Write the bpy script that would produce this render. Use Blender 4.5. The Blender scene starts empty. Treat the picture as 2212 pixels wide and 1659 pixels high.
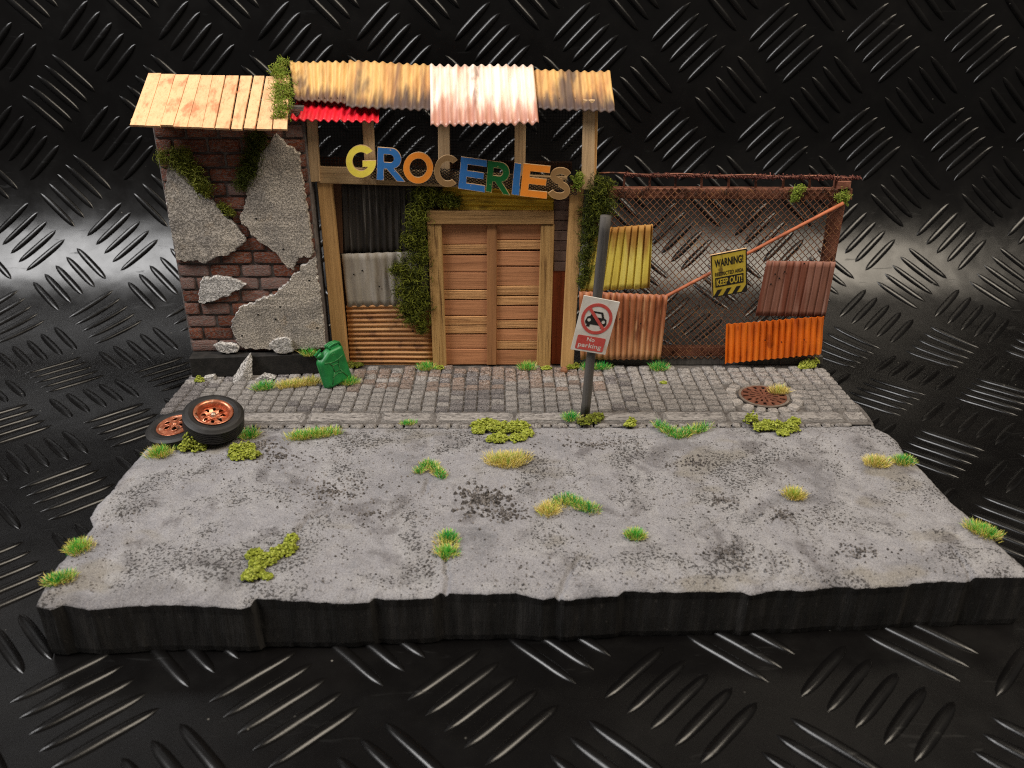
import bpy, math, random
from mathutils import Vector, Matrix, noise
from mathutils.geometry import tessellate_polygon

random.seed(7)
S = 0.1            # one Blender unit = 10 cm of the model; every number below is in cm
scn = bpy.context.scene
COL = scn.collection

# ------------------------------------------------------------------ camera
CAM = Vector((-0.607, -36.236, 16.165))
F_PX, CX, CY = 1790.7, 1106.0, 829.5      # focal length and centre of the calibrated photograph (2212 px wide)
_yaw, _pit, _rol = (math.radians(v) for v in (0.673, 25.32, 0.1785))
FW = Vector((math.sin(_yaw) * math.cos(_pit), math.cos(_yaw) * math.cos(_pit), -math.sin(_pit)))
_r = Vector((math.cos(_yaw), -math.sin(_yaw), 0)); _u = _r.cross(FW)
RT = _r * math.cos(_rol) + _u * math.sin(_rol)
UP = -_r * math.sin(_rol) + _u * math.cos(_rol)
cd = bpy.data.cameras.new('camera'); cam = bpy.data.objects.new('camera', cd); COL.objects.link(cam)
cam.matrix_world = Matrix(((RT.x, UP.x, -FW.x, CAM.x * S), (RT.y, UP.y, -FW.y, CAM.y * S), (RT.z, UP.z, -FW.z, CAM.z * S), (0, 0, 0, 1)))
cd.sensor_width = 36.0; cd.lens = 36.0 * F_PX / 2212.0
cd.clip_start = 0.05; cd.clip_end = 200
cd.dof.use_dof = True; cd.dof.focus_distance = 36.3 * S; cd.dof.aperture_fstop = 2.1
scn.camera = cam
scn.render.engine = 'CYCLES'
scn.cycles.use_denoising = False
scn.cycles.pixel_filter_type = 'BLACKMAN_HARRIS'; scn.cycles.filter_width = 1.15
scn.cycles.max_bounces = 6
scn.cycles.sample_clamp_indirect = 6
scn.view_settings.view_transform = 'Standard'; scn.view_settings.look = 'None'
scn.view_settings.exposure = 0.0; scn.view_settings.gamma = 1.0

# ------------------------------------------------------------------ light: a dim room and two ceiling lamps
wd = bpy.data.worlds.new('World'); scn.world = wd; wd.use_nodes = True
wd.node_tree.nodes['Background'].inputs[0].default_value = (1.0, 0.93, 0.86, 1)
wd.node_tree.nodes['Background'].inputs[1].default_value = 0.105

def area(name, loc, aim, sx, sy, watts, col):
    l = bpy.data.lights.new(name, 'AREA'); l.shape = 'RECTANGLE'; l.size = sx * S; l.size_y = sy * S; l.energy = watts; l.color = col
    o = bpy.data.objects.new(name, l); COL.objects.link(o)
    o.location = Vector(loc) * S
    d = (Vector(loc) - Vector(aim)).normalized(); x = Vector((1, 0, 0)); x = (x - d * x.dot(d)).normalized()
    o.rotation_euler = Matrix((x, d.cross(x), d)).transposed().to_euler()
    return o
area('ceiling_lamp', (-68, -30, 84), (-3, -4, 3), 50, 46, 1200, (1.0, 0.988, 0.98))
area('ceiling_lamp', (42, -22, 84), (2, -4, 3), 54, 44, 860, (1.0, 0.885, 0.72))

# ------------------------------------------------------------------ pixel <-> place helpers
def ray(x, y): return FW + RT * ((x - CX) / F_PX) - UP * ((y - CY) / F_PX)
def W(x, y, Y=0.0):
    d = ray(x, y); return CAM + d * ((Y - CAM.y) / d.y)
def G(x, y, Z=0.0):
    d = ray(x, y); return CAM + d * ((Z - CAM.z) / d.z)
def ONP(x, y, p0, n):
    d = ray(x, y); return CAM + d * ((p0 - CAM).dot(n) / d.dot(n))
def lerp(a, b, t): return a + (b - a) * t
def interp(pts, t):
    if t <= pts[0][0]: return pts[0][1]
    for (a, va), (b, vb) in zip(pts, pts[1:]):
        if t <= b: return va + (vb - va) * ((t - a) / (b - a) if b > a else 1)
    return pts[-1][1]
def R(a, b): return random.uniform(a, b)
def nz(x, y=0., z=0.): return noise.noise(Vector((x, y, z)))

# ------------------------------------------------------------------ mesh builder
class MB:
    def __init__(s): s.v = []; s.f = []; s.m = []; s.sm = []
    def add(s, vs, fs, mi=0, smooth=False):
        o = len(s.v); s.v += [Vector(v) for v in vs]
        for f in fs: s.f.append([i + o for i in f]); s.m.append(mi); s.sm.append(smooth)
        return s
    def box(s, a, b, mi=0, jit=0.0, bev=0.0):
        x0, y0, z0 = a; x1, y1, z1 = b
        c = Vector(((x0 + x1) / 2, (y0 + y1) / 2, (z0 + z1) / 2)); h = Vector(((x1 - x0) / 2, (y1 - y0) / 2, (z1 - z0) / 2))
        return s.obox(c, Vector((1, 0, 0)), Vector((0, 1, 0)), Vector((0, 0, 1)), h, mi, jit, bev)
    def obox(s, c, ax, ay, az, h, mi=0, jit=0.0, bev=0.0):
        """box with centre c, axes, half sizes h; bev chamfers all edges"""
        if bev <= 0:
            vs = []
            for k in (-1, 1):
                for j in (-1, 1):
                    for i in (-1, 1):
                        vs.append(c + ax * (h[0] * i + R(-jit, jit)) + ay * (h[1] * j + R(-jit, jit)) + az * (h[2] * k + R(-jit, jit)))
            return s.add(vs, [(0, 2, 3, 1), (4, 5, 7, 6), (0, 1, 5, 4), (2, 6, 7, 3), (0, 4, 6, 2), (1, 3, 7, 5)], mi)
        b = min(bev, min(h) * .9); vs = []; idx = {}
        jt = {}
        for k in (-1, 1):
            for j in (-1, 1):
                for i in (-1, 1):
                    q = Vector((R(-jit, jit), R(-jit, jit), R(-jit, jit)))
                    for a in range(3):
                        l = [i * (h[0] - (0 if a == 0 else b)), j * (h[1] - (0 if a == 1 else b)), k * (h[2] - (0 if a == 2 else b))]
                        idx[(i, j, k, a)] = len(vs)
                        vs.append(c + ax * (l[0] + q.x) + ay * (l[1] + q.y) + az * (l[2] + q.z))
        I = idx; fs = []
        for g in (-1, 1):
            fs.append([I[(g, -1, -1, 0)], I[(g, 1, -1, 0)], I[(g, 1, 1, 0)], I[(g, -1, 1, 0)]][::g])
            fs.append([I[(-1, g, -1, 1)], I[(-1, g, 1, 1)], I[(1, g, 1, 1)], I[(1, g, -1, 1)]][::g])
            fs.append([I[(-1, -1, g, 2)], I[(1, -1, g, 2)], I[(1, 1, g, 2)], I[(-1, 1, g, 2)]][::g])
        for g in (-1, 1):
            for q in (-1, 1):
                fs.append([I[(-1, g, q, 1)], I[(1, g, q, 1)], I[(1, g, q, 2)], I[(-1, g, q, 2)]][::-g * q])
                fs.append([I[(g, -1, q, 0)], I[(g, 1, q, 0)], I[(g, 1, q, 2)], I[(g, -1, q, 2)]][::g * q])
                fs.append([I[(g, q, -1, 0)], I[(g, q, 1, 0)], I[(g, q, 1, 1)], I[(g, q, -1, 1)]][::-g * q])
                for w in (-1, 1): fs.append([I[(g, q, w, 0)], I[(g, q, w, 1)], I[(g, q, w, 2)]][::g * q * w])
        return s.add(vs, fs, mi)
    def bar(s, p, q, w, d, up=Vector((0, -1, 0)), mi=0, bev=0.0, jit=0.0):
        """rectangular bar from p to q, w across, d along up"""
        p = Vector(p); q = Vector(q); a = (q - p); L = a.length; a.normalize(); b = up.cross(a).normalized(); n = a.cross(b)
        return s.obox((p + q) / 2, b, n, a, Vector((w / 2, d / 2, L / 2)), mi, jit, bev)
    def tube(s, pts, r, n=6, mi=0, smooth=True, caps=True):
        pts = [Vector(p) for p in pts]; rs = r if isinstance(r, (list, tuple)) else [r] * len(pts)
        vs = []; fs = []; prev = None
        for i, p in enumerate(pts):
            t = (pts[min(i + 1, len(pts) - 1)] - pts[max(i - 1, 0)])
            t = t.normalized() if t.length > 1e-9 else Vector((0, 0, 1))
            if prev is None:
                prev = t.orthogonal().normalized()
            a = (prev - t * prev.dot(t)); a = a.normalized() if a.length > 1e-6 else t.orthogonal().normalized()
            b = t.cross(a); prev = a
            for k in range(n):
                an = 2 * math.pi * k / n
                vs.append(p + (a * math.cos(an) + b * math.sin(an)) * rs[i])
        for i in range(len(pts) - 1):
            for k in range(n):
                fs.append((i * n + k, i * n + (k + 1) % n, (i + 1) * n + (k + 1) % n, (i + 1) * n + k))
        if caps: fs.append(tuple(range(n))[::-1]); fs.append(tuple((len(pts) - 1) * n + k for k in range(n)))
        return s.add(vs, fs, mi, smooth)
    def lathe(s, prof, c, ax, n=48, mi=0, smooth=True, closed=False, mis=None):
        """prof: (radius, height along ax)"""
        ax = Vector(ax).normalized(); a = ax.orthogonal().normalized(); b = ax.cross(a); c = Vector(c); vs = []
        for (r, h) in prof:
            for k in range(n):
                t = 2 * math.pi * k / n; vs.append(c + ax * h + (a * math.cos(t) + b * math.sin(t)) * r)
        m = len(prof)
        for i in range(m if closed else m - 1):
            j = (i + 1) % m
            s.add([], [], 0)
            fs = [(i * n + k, i * n + (k + 1) % n, j * n + (k + 1) % n, j * n + k) for k in range(n)]
            o = len(s.v) if i == 0 else o0
            if i == 0: o0 = len(s.v); s.v += vs; o = o0
            for f in fs: s.f.append([x + o for x in f]); s.m.append(mis[i] if mis else mi); s.sm.append(smooth)
        return s
    def plate(s, outer, holes, fn, th, mi=0, mside=None):
        """2-D outline with holes; fn(u, v, h) -> world point; front at h=th, back at h=0"""
        loops = [outer] + list(holes); fl = [p for l in loops for p in l]
        tri = tessellate_polygon([[Vector((p[0], p[1], 0)) for p in l] for l in loops])
        N = len(fl); vs = [fn(p[0], p[1], th) for p in fl] + [fn(p[0], p[1], 0) for p in fl]
        ex = (fn(1, 0, 0) - fn(0, 0, 0)).cross(fn(0, 1, 0) - fn(0, 0, 0)); up = fn(0, 0, 1) - fn(0, 0, 0)
        flip = ex.dot(up) < 0
        fs = []
        for t in tri:
            a, b, c = (Vector(fl[i]) for i in t)
            ccw = (b - a).x * (c - a).y - (b - a).y * (c - a).x > 0
            if ccw == flip: t = t[::-1]
            fs.append(tuple(t)); fs.append(tuple(i + N for i in t[::-1]))
        s.add(vs, fs, mi)
        sv = []; sf = []; o = 0
        for li, l in enumerate(loops):
            n = len(l); ar = sum(l[i][0] * l[(i + 1) % n][1] - l[(i + 1) % n][0] * l[i][1] for i in range(n))
            rev = (ar < 0) != (li > 0)
            for i in range(n):
                j = (i + 1) % n; q = [o + i, o + i + N, o + j + N, o + j]
                if rev == flip: q = q[::-1]
                q = q[::-1] if True else q
                sf.append(q)
            o += n
        k = len(s.v) - 2 * N
        for q in sf:
            s.f.append([k + i for i in q][::-1]); s.m.append(mi if mside is None else mside); s.sm.append(False)
        return s
    def grid(s, nu, nv, fn, mi=0, smooth=True):
        vs = [fn(i / nu, j / nv) for j in range(nv + 1) for i in range(nu + 1)]
        fs = [(j * (nu + 1) + i, j * (nu + 1) + i + 1, (j + 1) * (nu + 1) + i + 1, (j + 1) * (nu + 1) + i) for j in range(nv) for i in range(nu)]
        return s.add(vs, fs, mi, smooth)
    def sheet(s, nu, nv, fn, th, mi=0, smooth=True, medge=None):
        """two-sided sheet: fn(u,v) -> (point, normal)"""
        A = [fn(i / nu, j / nv) for j in range(nv + 1) for i in range(nu + 1)]; n = len(A); w = nu + 1
        vs = [p for p, _ in A] + [p - q * th for p, q in A]; me = mi if medge is None else medge
        k = len(s.v); s.v += vs
        def f(ix, m, sm): s.f.append([k + i for i in ix]); s.m.append(m); s.sm.append(sm)
        for j in range(nv):
            for i in range(nu):
                a = j * w + i
                f((a, a + 1, a + w + 1, a + w), mi, smooth); f((n + a, n + a + w, n + a + w + 1, n + a + 1), mi, smooth)
        for i in range(nu):
            f((i, n + i, n + i + 1, i + 1), me, False); b = nv * w + i; f((b, b + 1, n + b + 1, n + b), me, False)
        for j in range(nv):
            a = j * w; f((a, a + w, n + a + w, n + a), me, False); b = j * w + nu; f((b, n + b, n + b + w, b + w), me, False)
        return s
    def mesh(s, name, mats, org=Vector((0, 0, 0))):
        me = bpy.data.meshes.new(name)
        me.from_pydata([((v - org) * S)[:] for v in s.v], [], s.f)
        for m in (mats if isinstance(mats, (list, tuple)) else [mats]): me.materials.append(m)
        me.polygons.foreach_set('material_index', s.m); me.polygons.foreach_set('use_smooth', s.sm)
        me.update(); return me

ORG = {}
def link(o, parent=None, org=Vector((0, 0, 0))):
    COL.objects.link(o)
    if parent is not None: o.parent = parent
    ORG[o.name] = org; return o
def tag(o, label=None, cat=None, group=None, kind=None):
    if label: o['label'] = label
    if cat: o['category'] = cat
    if group: o['group'] = group
    if kind: o['kind'] = kind
    return o
def thing(name, label, cat, loc, group=None):
    o = bpy.data.objects.new(name, None); o.empty_display_size = .05; loc = Vector(loc); o.location = loc * S
    link(o, None, loc); return tag(o, label, cat, group)
def part(name, mb, mats, parent, label=None, kind=None):
    org = ORG[parent.name]; o = bpy.data.objects.new(name, mb.mesh(name, mats, org)); link(o, parent, org)
    return tag(o, label, kind=kind)
def solo(name, mb, mats, loc, label=None, cat=None, group=None, kind=None):
    loc = Vector(loc); o = bpy.data.objects.new(name, mb.mesh(name, mats, loc)); o.location = loc * S
    link(o, None, loc); return tag(o, label, cat, group, kind)
def inst(name, me, parent, p, rot=(0, 0, 0), sc=(1, 1, 1)):
    o = bpy.data.objects.new(name, me); link(o, parent, p); o.location = (Vector(p) - ORG[parent.name]) * S
    o.rotation_euler = rot; o.scale = sc; return o

# ------------------------------------------------------------------ materials
def c(r, g, b):
    f = lambda v: (v / 255 / 12.92 if v / 255 <= .04045 else ((v / 255 + .055) / 1.055) ** 2.4)
    return (f(r), f(g), f(b), 1)
class NT:
    def __init__(s, name):
        s.m = bpy.data.materials.new(name); s.m.use_nodes = True; s.t = s.m.node_tree; s.n = s.t.nodes
        s.b = s.n['Principled BSDF']; s.tc = s.n.new('ShaderNodeTexCoord'); s.oi = s.n.new('ShaderNodeObjectInfo')
        ml = s.n.new('ShaderNodeVectorMath'); ml.operation = 'SCALE'; ml.inputs[0].default_value = (17.3, 9.1, 23.7)
        s.t.links.new(s.oi.outputs['Random'], ml.inputs['Scale'])
        sc = s.n.new('ShaderNodeVectorMath'); sc.operation = 'SCALE'; sc.inputs['Scale'].default_value = 1 / S
        s.t.links.new(s.tc.outputs['Object'], sc.inputs[0]); s.raw = sc.outputs[0]
        ad = s.n.new('ShaderNodeVectorMath'); s.t.links.new(sc.outputs[0], ad.inputs[0]); s.t.links.new(ml.outputs[0], ad.inputs[1])
        s.co = ad.outputs[0]
    def L(s, a, b): s.t.links.new(a, b)
    def mapv(s, st, raw=False):
        m = s.n.new('ShaderNodeMapping'); m.inputs['Scale'].default_value = st; s.L(s.raw if raw else s.co, m.inputs[0]); return m.outputs[0]
    def noise(s, scale, detail=5, st=(1, 1, 1), rough=.6, dist=0., raw=False):
        n = s.n.new('ShaderNodeTexNoise'); n.inputs['Scale'].default_value = scale; n.inputs['Detail'].default_value = detail
        n.inputs['Roughness'].default_value = rough; n.inputs['Distortion'].default_value = dist
        s.L(s.mapv(st, raw), n.inputs['Vector']); return n.outputs['Fac']
    def vor(s, scale, st=(1, 1, 1), raw=False):
        n = s.n.new('ShaderNodeTexVoronoi'); n.inputs['Scale'].default_value = scale; s.L(s.mapv(st, raw), n.inputs['Vector']); return n.outputs['Distance']
    def rng(s, v, lo, hi, a=0., b=1.):
        n = s.n.new('ShaderNodeMapRange'); n.interpolation_type = 'SMOOTHSTEP'
        for i, x in enumerate((lo, hi, a, b)): n.inputs[i + 1].default_value = x
        s.L(v, n.inputs[0]); return n.outputs[0]
    def math(s, op, a, b):
        n = s.n.new('ShaderNodeMath'); n.operation = op
        for i, x in enumerate((a, b)):
            if isinstance(x, (int, float)): n.inputs[i].default_value = x
            else: s.L(x, n.inputs[i])
        return n.outputs[0]
    def ramp(s, v, stops):
        n = s.n.new('ShaderNodeValToRGB'); e = n.color_ramp.elements
        while len(e) < len(stops): e.new(.5)
        for q, (p, k) in zip(e, stops): q.position = p; q.color = k
        s.L(v, n.inputs[0]); return n.outputs[0]
    def mix(s, fac, a, b):
        n = s.n.new('ShaderNodeMix'); n.data_type = 'RGBA'
        for i, x in ((0, fac), (6, a), (7, b)):
            if isinstance(x, (int, float)): n.inputs[i].default_value = x
            elif isinstance(x, tuple): n.inputs[i].default_value = x
            else: s.L(x, n.inputs[i])
        return n.outputs[2]
    def bump(s, h, st, dist, prev=None):
        n = s.n.new('ShaderNodeBump'); n.inputs['Strength'].default_value = st; n.inputs['Distance'].default_value = dist * S
        s.L(h, n.inputs['Height'])
        if prev is not None: s.L(prev, n.inputs['Normal'])
        return n.outputs[0]
    def done(s, col, rough=.7, spec=.3, metal=0., nrm=None, var=0.):
        if var:
            h = s.n.new('ShaderNodeHueSaturation'); s.L(s.math('ADD', s.math('MULTIPLY', s.oi.outputs['Random'], 2 * var), 1 - var), h.inputs['Value'])
            if isinstance(col, tuple): h.inputs['Color'].default_value = col
            else: s.L(col, h.inputs['Color'])
            col = h.outputs[0]
        if isinstance(col, tuple): s.b.inputs['Base Color'].default_value = col
        else: s.L(col, s.b.inputs['Base Color'])
        if isinstance(rough, (int, float)): s.b.inputs['Roughness'].default_value = rough
        else: s.L(rough, s.b.inputs['Roughness'])
        s.b.inputs['Specular IOR Level'].default_value = spec; s.b.inputs['Metallic'].default_value = metal
        if nrm is not None: s.L(nrm, s.b.inputs['Normal'])
        return s.m

def m_simple(name, stops, scale=2., st=(1, 1, 1), rough=.75, spec=.25, bump=.4, bscale=12., bdist=.02, bst=(1, 1, 1), var=.1, dirt=(), metal=0., detail=6, raw=False):
    """mottled material: colour ramp over stretched noise, then dirt layers (colour, scale, lo, hi, stretch)"""
    t = NT(name); col = t.ramp(t.noise(scale, detail, st, raw=raw), stops)
    for (k, sc, lo, hi, s2) in dirt: col = t.mix(t.rng(t.noise(sc, 6, s2), lo, hi), col, k)
    n = t.bump(t.noise(bscale, 6, bst), bump, bdist) if bump else None
    return t.done(col, rough, spec, metal, n, var)

def m_wood(name, a, b, d, axis='Z', scale=1., dark=.5, var=.12, bump=.5, fleck=None, rough=.7):
    st = {'X': (.12, 3, 3), 'Y': (3, .12, 3), 'Z': (3, 3, .12)}[axis]
    st2 = {'X': (.25, 9, 9), 'Y': (9, .25, 9), 'Z': (9, 9, .25)}[axis]
    t = NT(name); g = t.noise(1.6 * scale, 6, st, .65, .3); f = t.noise(1.5 * scale, 5, st2, .7)
    col = t.ramp(g, [(.3, b), (.5, a), (.72, tuple(min(1, x * 1.12) for x in a[:3]) + (1,))])
    col = t.mix(t.rng(f, .52, .68, 0, dark), col, d)
    if fleck: col = t.mix(t.rng(t.noise(.8, 4, tuple(.16 if q < 1 else 1.9 for q in st)), .50, .66, 0, .75), col, fleck)
    n = t.bump(f, bump, .06); n = t.bump(t.noise(14, 4), .15, .02, n)
    return t.done(col, rough, .25, 0, n, var)

M = {}
def rubber():
    t = NT('black rubber'); fine = t.noise(30, 4, raw=True); sm = t.noise(.7, 5, raw=True); big = t.noise(.16, 4, raw=True)
    col = t.mix(t.rng(sm, .45, .75, 0, .5), c(9, 8, 8), c(15, 14, 13))
    col = t.mix(t.rng(big, .5, .72, 0, .4), col, c(22, 20, 19))                       # rubbed, slightly greyed areas
    dust = t.vor(1.1, raw=True); col = t.mix(t.math('MULTIPLY', t.rng(dust, .0, .05, .9, 0), t.rng(big, .42, .6)), col, c(150, 146, 138))
    scuff = t.rng(t.noise(1.1, 6, (.35, 2.2, 2.2), raw=True, dist=1.2), .62, .7, 0, .3)
    rg = t.math('ADD', t.rng(sm, .3, .7, .2, .28), t.math('ADD', t.math('MULTIPLY', fine, .05), t.math('MULTIPLY', scuff, .5)))
    n = t.bump(fine, .08, .01); n = t.bump(t.noise(.35, 2, raw=True), .22, .22, n)
    return t.done(col, rg, .42, 0, n)
M['rubber'] = rubber()
def road_mat():
    t = NT('dry brushed grey road'); lo = t.noise(.35, 5, raw=True, dist=.4); mid = t.noise(2.2, 6, raw=True); fi = t.noise(10.5, 5, raw=True, rough=.6); gr = t.noise(22, 4, raw=True)
    col = t.ramp(lo, [(.3, c(110, 109, 112)), (.45, c(139, 137, 140)), (.6, c(156, 154, 155)), (.78, c(143, 142, 142))])
    sand = t.rng(t.noise(.2, 3, (1, 1.6, 1), raw=True), .57, .66, 0, .6)
    col = t.mix(sand, col, c(126, 119, 106))
    st = t.rng(t.noise(.6, 6, raw=True, dist=.6), .53, .70, 0, .72)                       # soft dark stains
    col = t.mix(st, col, c(88, 84, 85)); dk = t.rng(t.noise(.27, 4, raw=True, dist=.8), .56, .70, 0, .45); col = t.mix(dk, col, c(78, 75, 76))
    mask = t.rng(t.noise(.36, 5, raw=True, dist=.3), .43, .64)
    col = t.mix(t.math('MULTIPLY', mask, .35), col, c(92, 89, 90))                                     # torn, open foam
    pit = t.rng(t.math('ADD', fi, t.math('MULTIPLY', mask, .155)), .685, .735)
    col = t.mix(t.math('MULTIPLY', pit, .85), col, c(60, 57, 56))
    col = t.mix(t.rng(gr, .5, .66, 0, .5), col, c(80, 77, 78)); col = t.mix(t.rng(gr, .48, .32, 0, .3), col, c(182, 176, 172))
    h = t.math('SUBTRACT', t.math('ADD', mid, t.math('MULTIPLY', gr, .25)), t.math('MULTIPLY', pit, .9))
    n = t.bump(h, 1., .09); n = t.bump(gr, .5, .025, n)
    return t.done(col, .92, .1, 0, n)
M['road'] = road_mat()
M['base_side'] = m_simple('black painted foam edge', [(.3, c(27, 26, 25)), (.55, c(45, 43, 41)), (.75, c(66, 63, 60))], 1.1, (3, 3, .22), .75, .3, .9, 7, .06, (3.5, 3.5, .22), 0, dirt=[(c(74, 70, 66), 9, .62, .72, (1, 1, .5))])
def cobble_mat(name, a, b, dk):
    t = NT(name); g = t.noise(3.5, 6); f = t.noise(7, 6, (1, .7, 1), .7)
    col = t.ramp(g, [(.3, b), (.55, a), (.8, tuple(min(1, x * 1.2) for x in a[:3]) + (1,))])
    col = t.mix(t.rng(f, .5, .62, 0, .8), col, dk)
    col = t.mix(t.rng(t.noise(16, 4), .5, .64, 0, .7), col, c(176, 170, 166))
    n = t.bump(t.math('SUBTRACT', 1., f), 1., .1); return t.done(col, .88, .15, 0, n, .11)
M['cobble'] = cobble_mat('grey cobble', c(140, 135, 131), c(104, 99, 97), c(54, 51, 50))
M['cobble_dark'] = cobble_mat('dark cobble', c(106, 101, 101), c(72, 68, 68), c(38, 36, 36))
M['cobble_warm'] = cobble_mat('rust washed cobble', c(130, 112, 101), c(92, 78, 70), c(48, 42, 39))
M['ring_stone'] = cobble_mat('pale ring stone', c(168, 161, 155), c(134, 128, 123), c(84, 79, 76))
M['mortar'] = m_simple('grey joint', [(.3, c(66, 62, 60)), (.6, c(104, 99, 95))], 3, (1, 1, 1), .9, .1, .6, 16, .04, var=0, dirt=[(c(60, 56, 54), 5, .56, .68, (1, 1, 1))])
def brick_mat():
    t = NT('red brick'); g = t.noise(2.2, 6); f = t.noise(11, 5)
    col = t.ramp(g, [(.3, c(84, 48, 36)), (.5, c(128, 68, 46)), (.72, c(154, 96, 70))])
    col = t.mix(t.rng(f, .45, .6, 0, .8), col, c(124, 115, 110)); col = t.mix(t.rng(t.oi.outputs['Random'], .45, .95, 0, .6), col, c(104, 95, 92)); col = t.mix(t.rng(t.noise(1., 4), .55, .7, 0, .6), col, c(70, 60, 58))
    return t.done(col, .88, .15, 0, t.bump(f, .9, .05), .3)
M['brick'] = brick_mat()
def plaster_mat(name, a, b, k):
    t = NT(name); g = t.noise(.7, 5); f = t.noise(15, 5, rough=.7)
    col = t.ramp(g, [(.3, b), (.5, a), (.7, k)])
    pit = t.rng(f, .50, .62, 0, 1)
    col = t.mix(t.math('MULTIPLY', pit, .34), col, c(84, 79, 74))
    col = t.mix(t.rng(t.noise(.55, 3), .5, .68, 0, .4), col, c(104, 100, 100))
    col = t.mix(t.rng(t.noise(.8, 3), .6, .72, 0, .35), col, c(160, 134, 100))
    h = t.math('SUBTRACT', t.noise(7, 5), t.math('MULTIPLY', pit, .8))
    n = t.bump(h, 1., .07); return t.done(col, .92, .1, 0, n, .04)
M['plaster'] = plaster_mat('rough cast plaster', c(184, 174, 162), c(152, 145, 138), c(194, 183, 168))
M['plaster_pale'] = plaster_mat('broken pale plaster', c(200, 195, 190), c(170, 166, 162), c(212, 207, 200))
M['plinth'] = m_simple('black plinth', [(.35, c(26, 25, 24)), (.7, c(46, 43, 41))], 2.5, (1, 1, 1), .8, .25, .5, 14, .03, var=0, dirt=[(c(95, 90, 84), 16, .66, .74, (1, 1, 1))])
M['roof_wood'] = m_wood('pale balsa board', c(228, 184, 138), c(216, 166, 120), c(180, 122, 82), 'Y', 1, .45, .05, .3, fleck=c(192, 112, 76))
M['timber'] = m_wood('light pine timber', c(206, 162, 106), c(178, 134, 82), c(122, 86, 50), 'Z', 1, .4, .08, .4)
M['timber_grey'] = m_wood('weathered pine timber', c(200, 168, 128), c(174, 140, 100), c(120, 90, 60), 'Z', 1, .45, .08, .4)
M['timber_x'] = m_wood('weathered pine beam', c(190, 158, 116), c(160, 128, 90), c(96, 70, 46), 'X', 1, .5, .08, .5)
M['timber_dark'] = m_wood('dark brown timber', c(86, 58, 38), c(62, 40, 26), c(34, 22, 15), 'Z', 1, .5, .1, .4)
M['timber_dark_x'] = m_wood('dark brown beam', c(96, 62, 40), c(70, 44, 28), c(40, 26, 18), 'X', 1, .5, .1, .4)
M['frame_z'] = m_wood('brushed oak frame', c(186, 146, 92), c(156, 116, 66), c(88, 56, 28), 'Z', .9, .9, .05, 1.0)
M['frame_x'] = m_wood('brushed oak lintel', c(164, 126, 80), c(134, 98, 58), c(86, 58, 32), 'X', .9, .65, .05, 1.0)
M['door_wide'] = m_wood('reddish door board', c(188, 130, 90), c(164, 110, 74), c(108, 66, 42), 'X', .8, .45, .09, .5)
M['door_grain'] = m_wood('pale grainy door slat', c(198, 148, 98), c(168, 116, 72), c(104, 66, 40), 'X', .9, .65, .1, 1.)
M['mullion'] = m_wood('brown mullion', c(160, 112, 72), c(136, 92, 58), c(98, 62, 38), 'Z', 1, .4, .04, .4)
M['red_board'] = m_wood('dark red board', c(128, 62, 32), c(96, 42, 22), c(56, 26, 16), 'Z', 1, .5, .05, .4)
M['grey_slat'] = m_simple('purplish grey board', [(.3, c(84, 66, 60)), (.6, c(112, 92, 84))], 2, (1, 1, 1), .8, .2, .4, 12, .03)
def corr_mat(name, stops, st, dirt=(), rough=.6, spec=.35, metal=0., bump=.3, scorch=None):
    t = NT(name); col = t.ramp(t.noise(1.5, 6, st, dist=.2), stops)
    for (k, sc, lo, hi, s2, am) in dirt: col = t.mix(t.rng(t.noise(sc, 4, s2, .5), lo, hi, 0, am), col, k)
    if scorch:                                                        # rust and soot creeping up from the eaves
        sp = t.n.new('ShaderNodeSeparateXYZ'); t.L(t.tc.outputs['Generated'], sp.inputs[0])
        ax = scorch[2] if len(scorch) > 2 else 'Y'
        g = sp.outputs['Y'] if ax == 'Y' else (t.math('SUBTRACT', 1., sp.outputs['Z']) if ax == 'top' else sp.outputs['Z'])
        e = t.math('SUBTRACT', t.noise(1.1, 4, (1.9, .22, .22)), t.math('MULTIPLY', g, .9))
        col = t.mix(t.rng(e, .08, .42, 0, scorch[1]), col, scorch[0])
    n = t.bump(t.noise(10, 5), bump, .02); return t.done(col, rough, spec, metal, n, .0)
V = (1.6, 1.6, .22); H = (.22, 1.6, 1.6); SL = (1.7, .25, .25)
SB = (1.9, .16, .16)
M['roof_tan'] = corr_mat('tan rusting roof iron', [(.25, c(172, 126, 82)), (.45, c(210, 166, 102)), (.62, c(224, 186, 124)), (.8, c(206, 156, 100))], SL,
    [(c(128, 86, 66), .9, .55, .75, SB, .7), (c(84, 66, 62), .55, .6, .72, (1.3, .55, .55), .75)], .55, .35, scorch=(c(92, 66, 58), .95))
M['roof_pink'] = corr_mat('pale pink roof iron', [(.25, c(232, 190, 168)), (.45, c(248, 222, 204)), (.65, c(252, 238, 226)), (.85, c(236, 196, 172))], SL,
    [(c(196, 132, 104), 1.1, .54, .74, SB, .75), (c(96, 72, 64), .75, .61, .72, (1.5, .45, .45), .85)], .33, .6, scorch=(c(176, 116, 96), .85))
M['roof_grey'] = corr_mat('tan and grey roof iron', [(.25, c(160, 112, 78)), (.45, c(198, 150, 94)), (.6, c(216, 176, 112)), (.8, c(190, 134, 92))], SL,
    [(c(120, 86, 70), 1., .48, .7, SB, .8), (c(84, 72, 70), .6, .53, .68, (1.6, .4, .4), .85)], .55, .35, scorch=(c(78, 62, 58), .97))
M['roof_red'] = corr_mat('bright red roof iron', [(.3, c(196, 12, 28)), (.55, c(224, 22, 44)), (.8, c(232, 44, 66))], (1, 1, 1), [(c(120, 10, 20), 2, .6, .7, (1, 1, 1), .6)], .45, .45)
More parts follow.
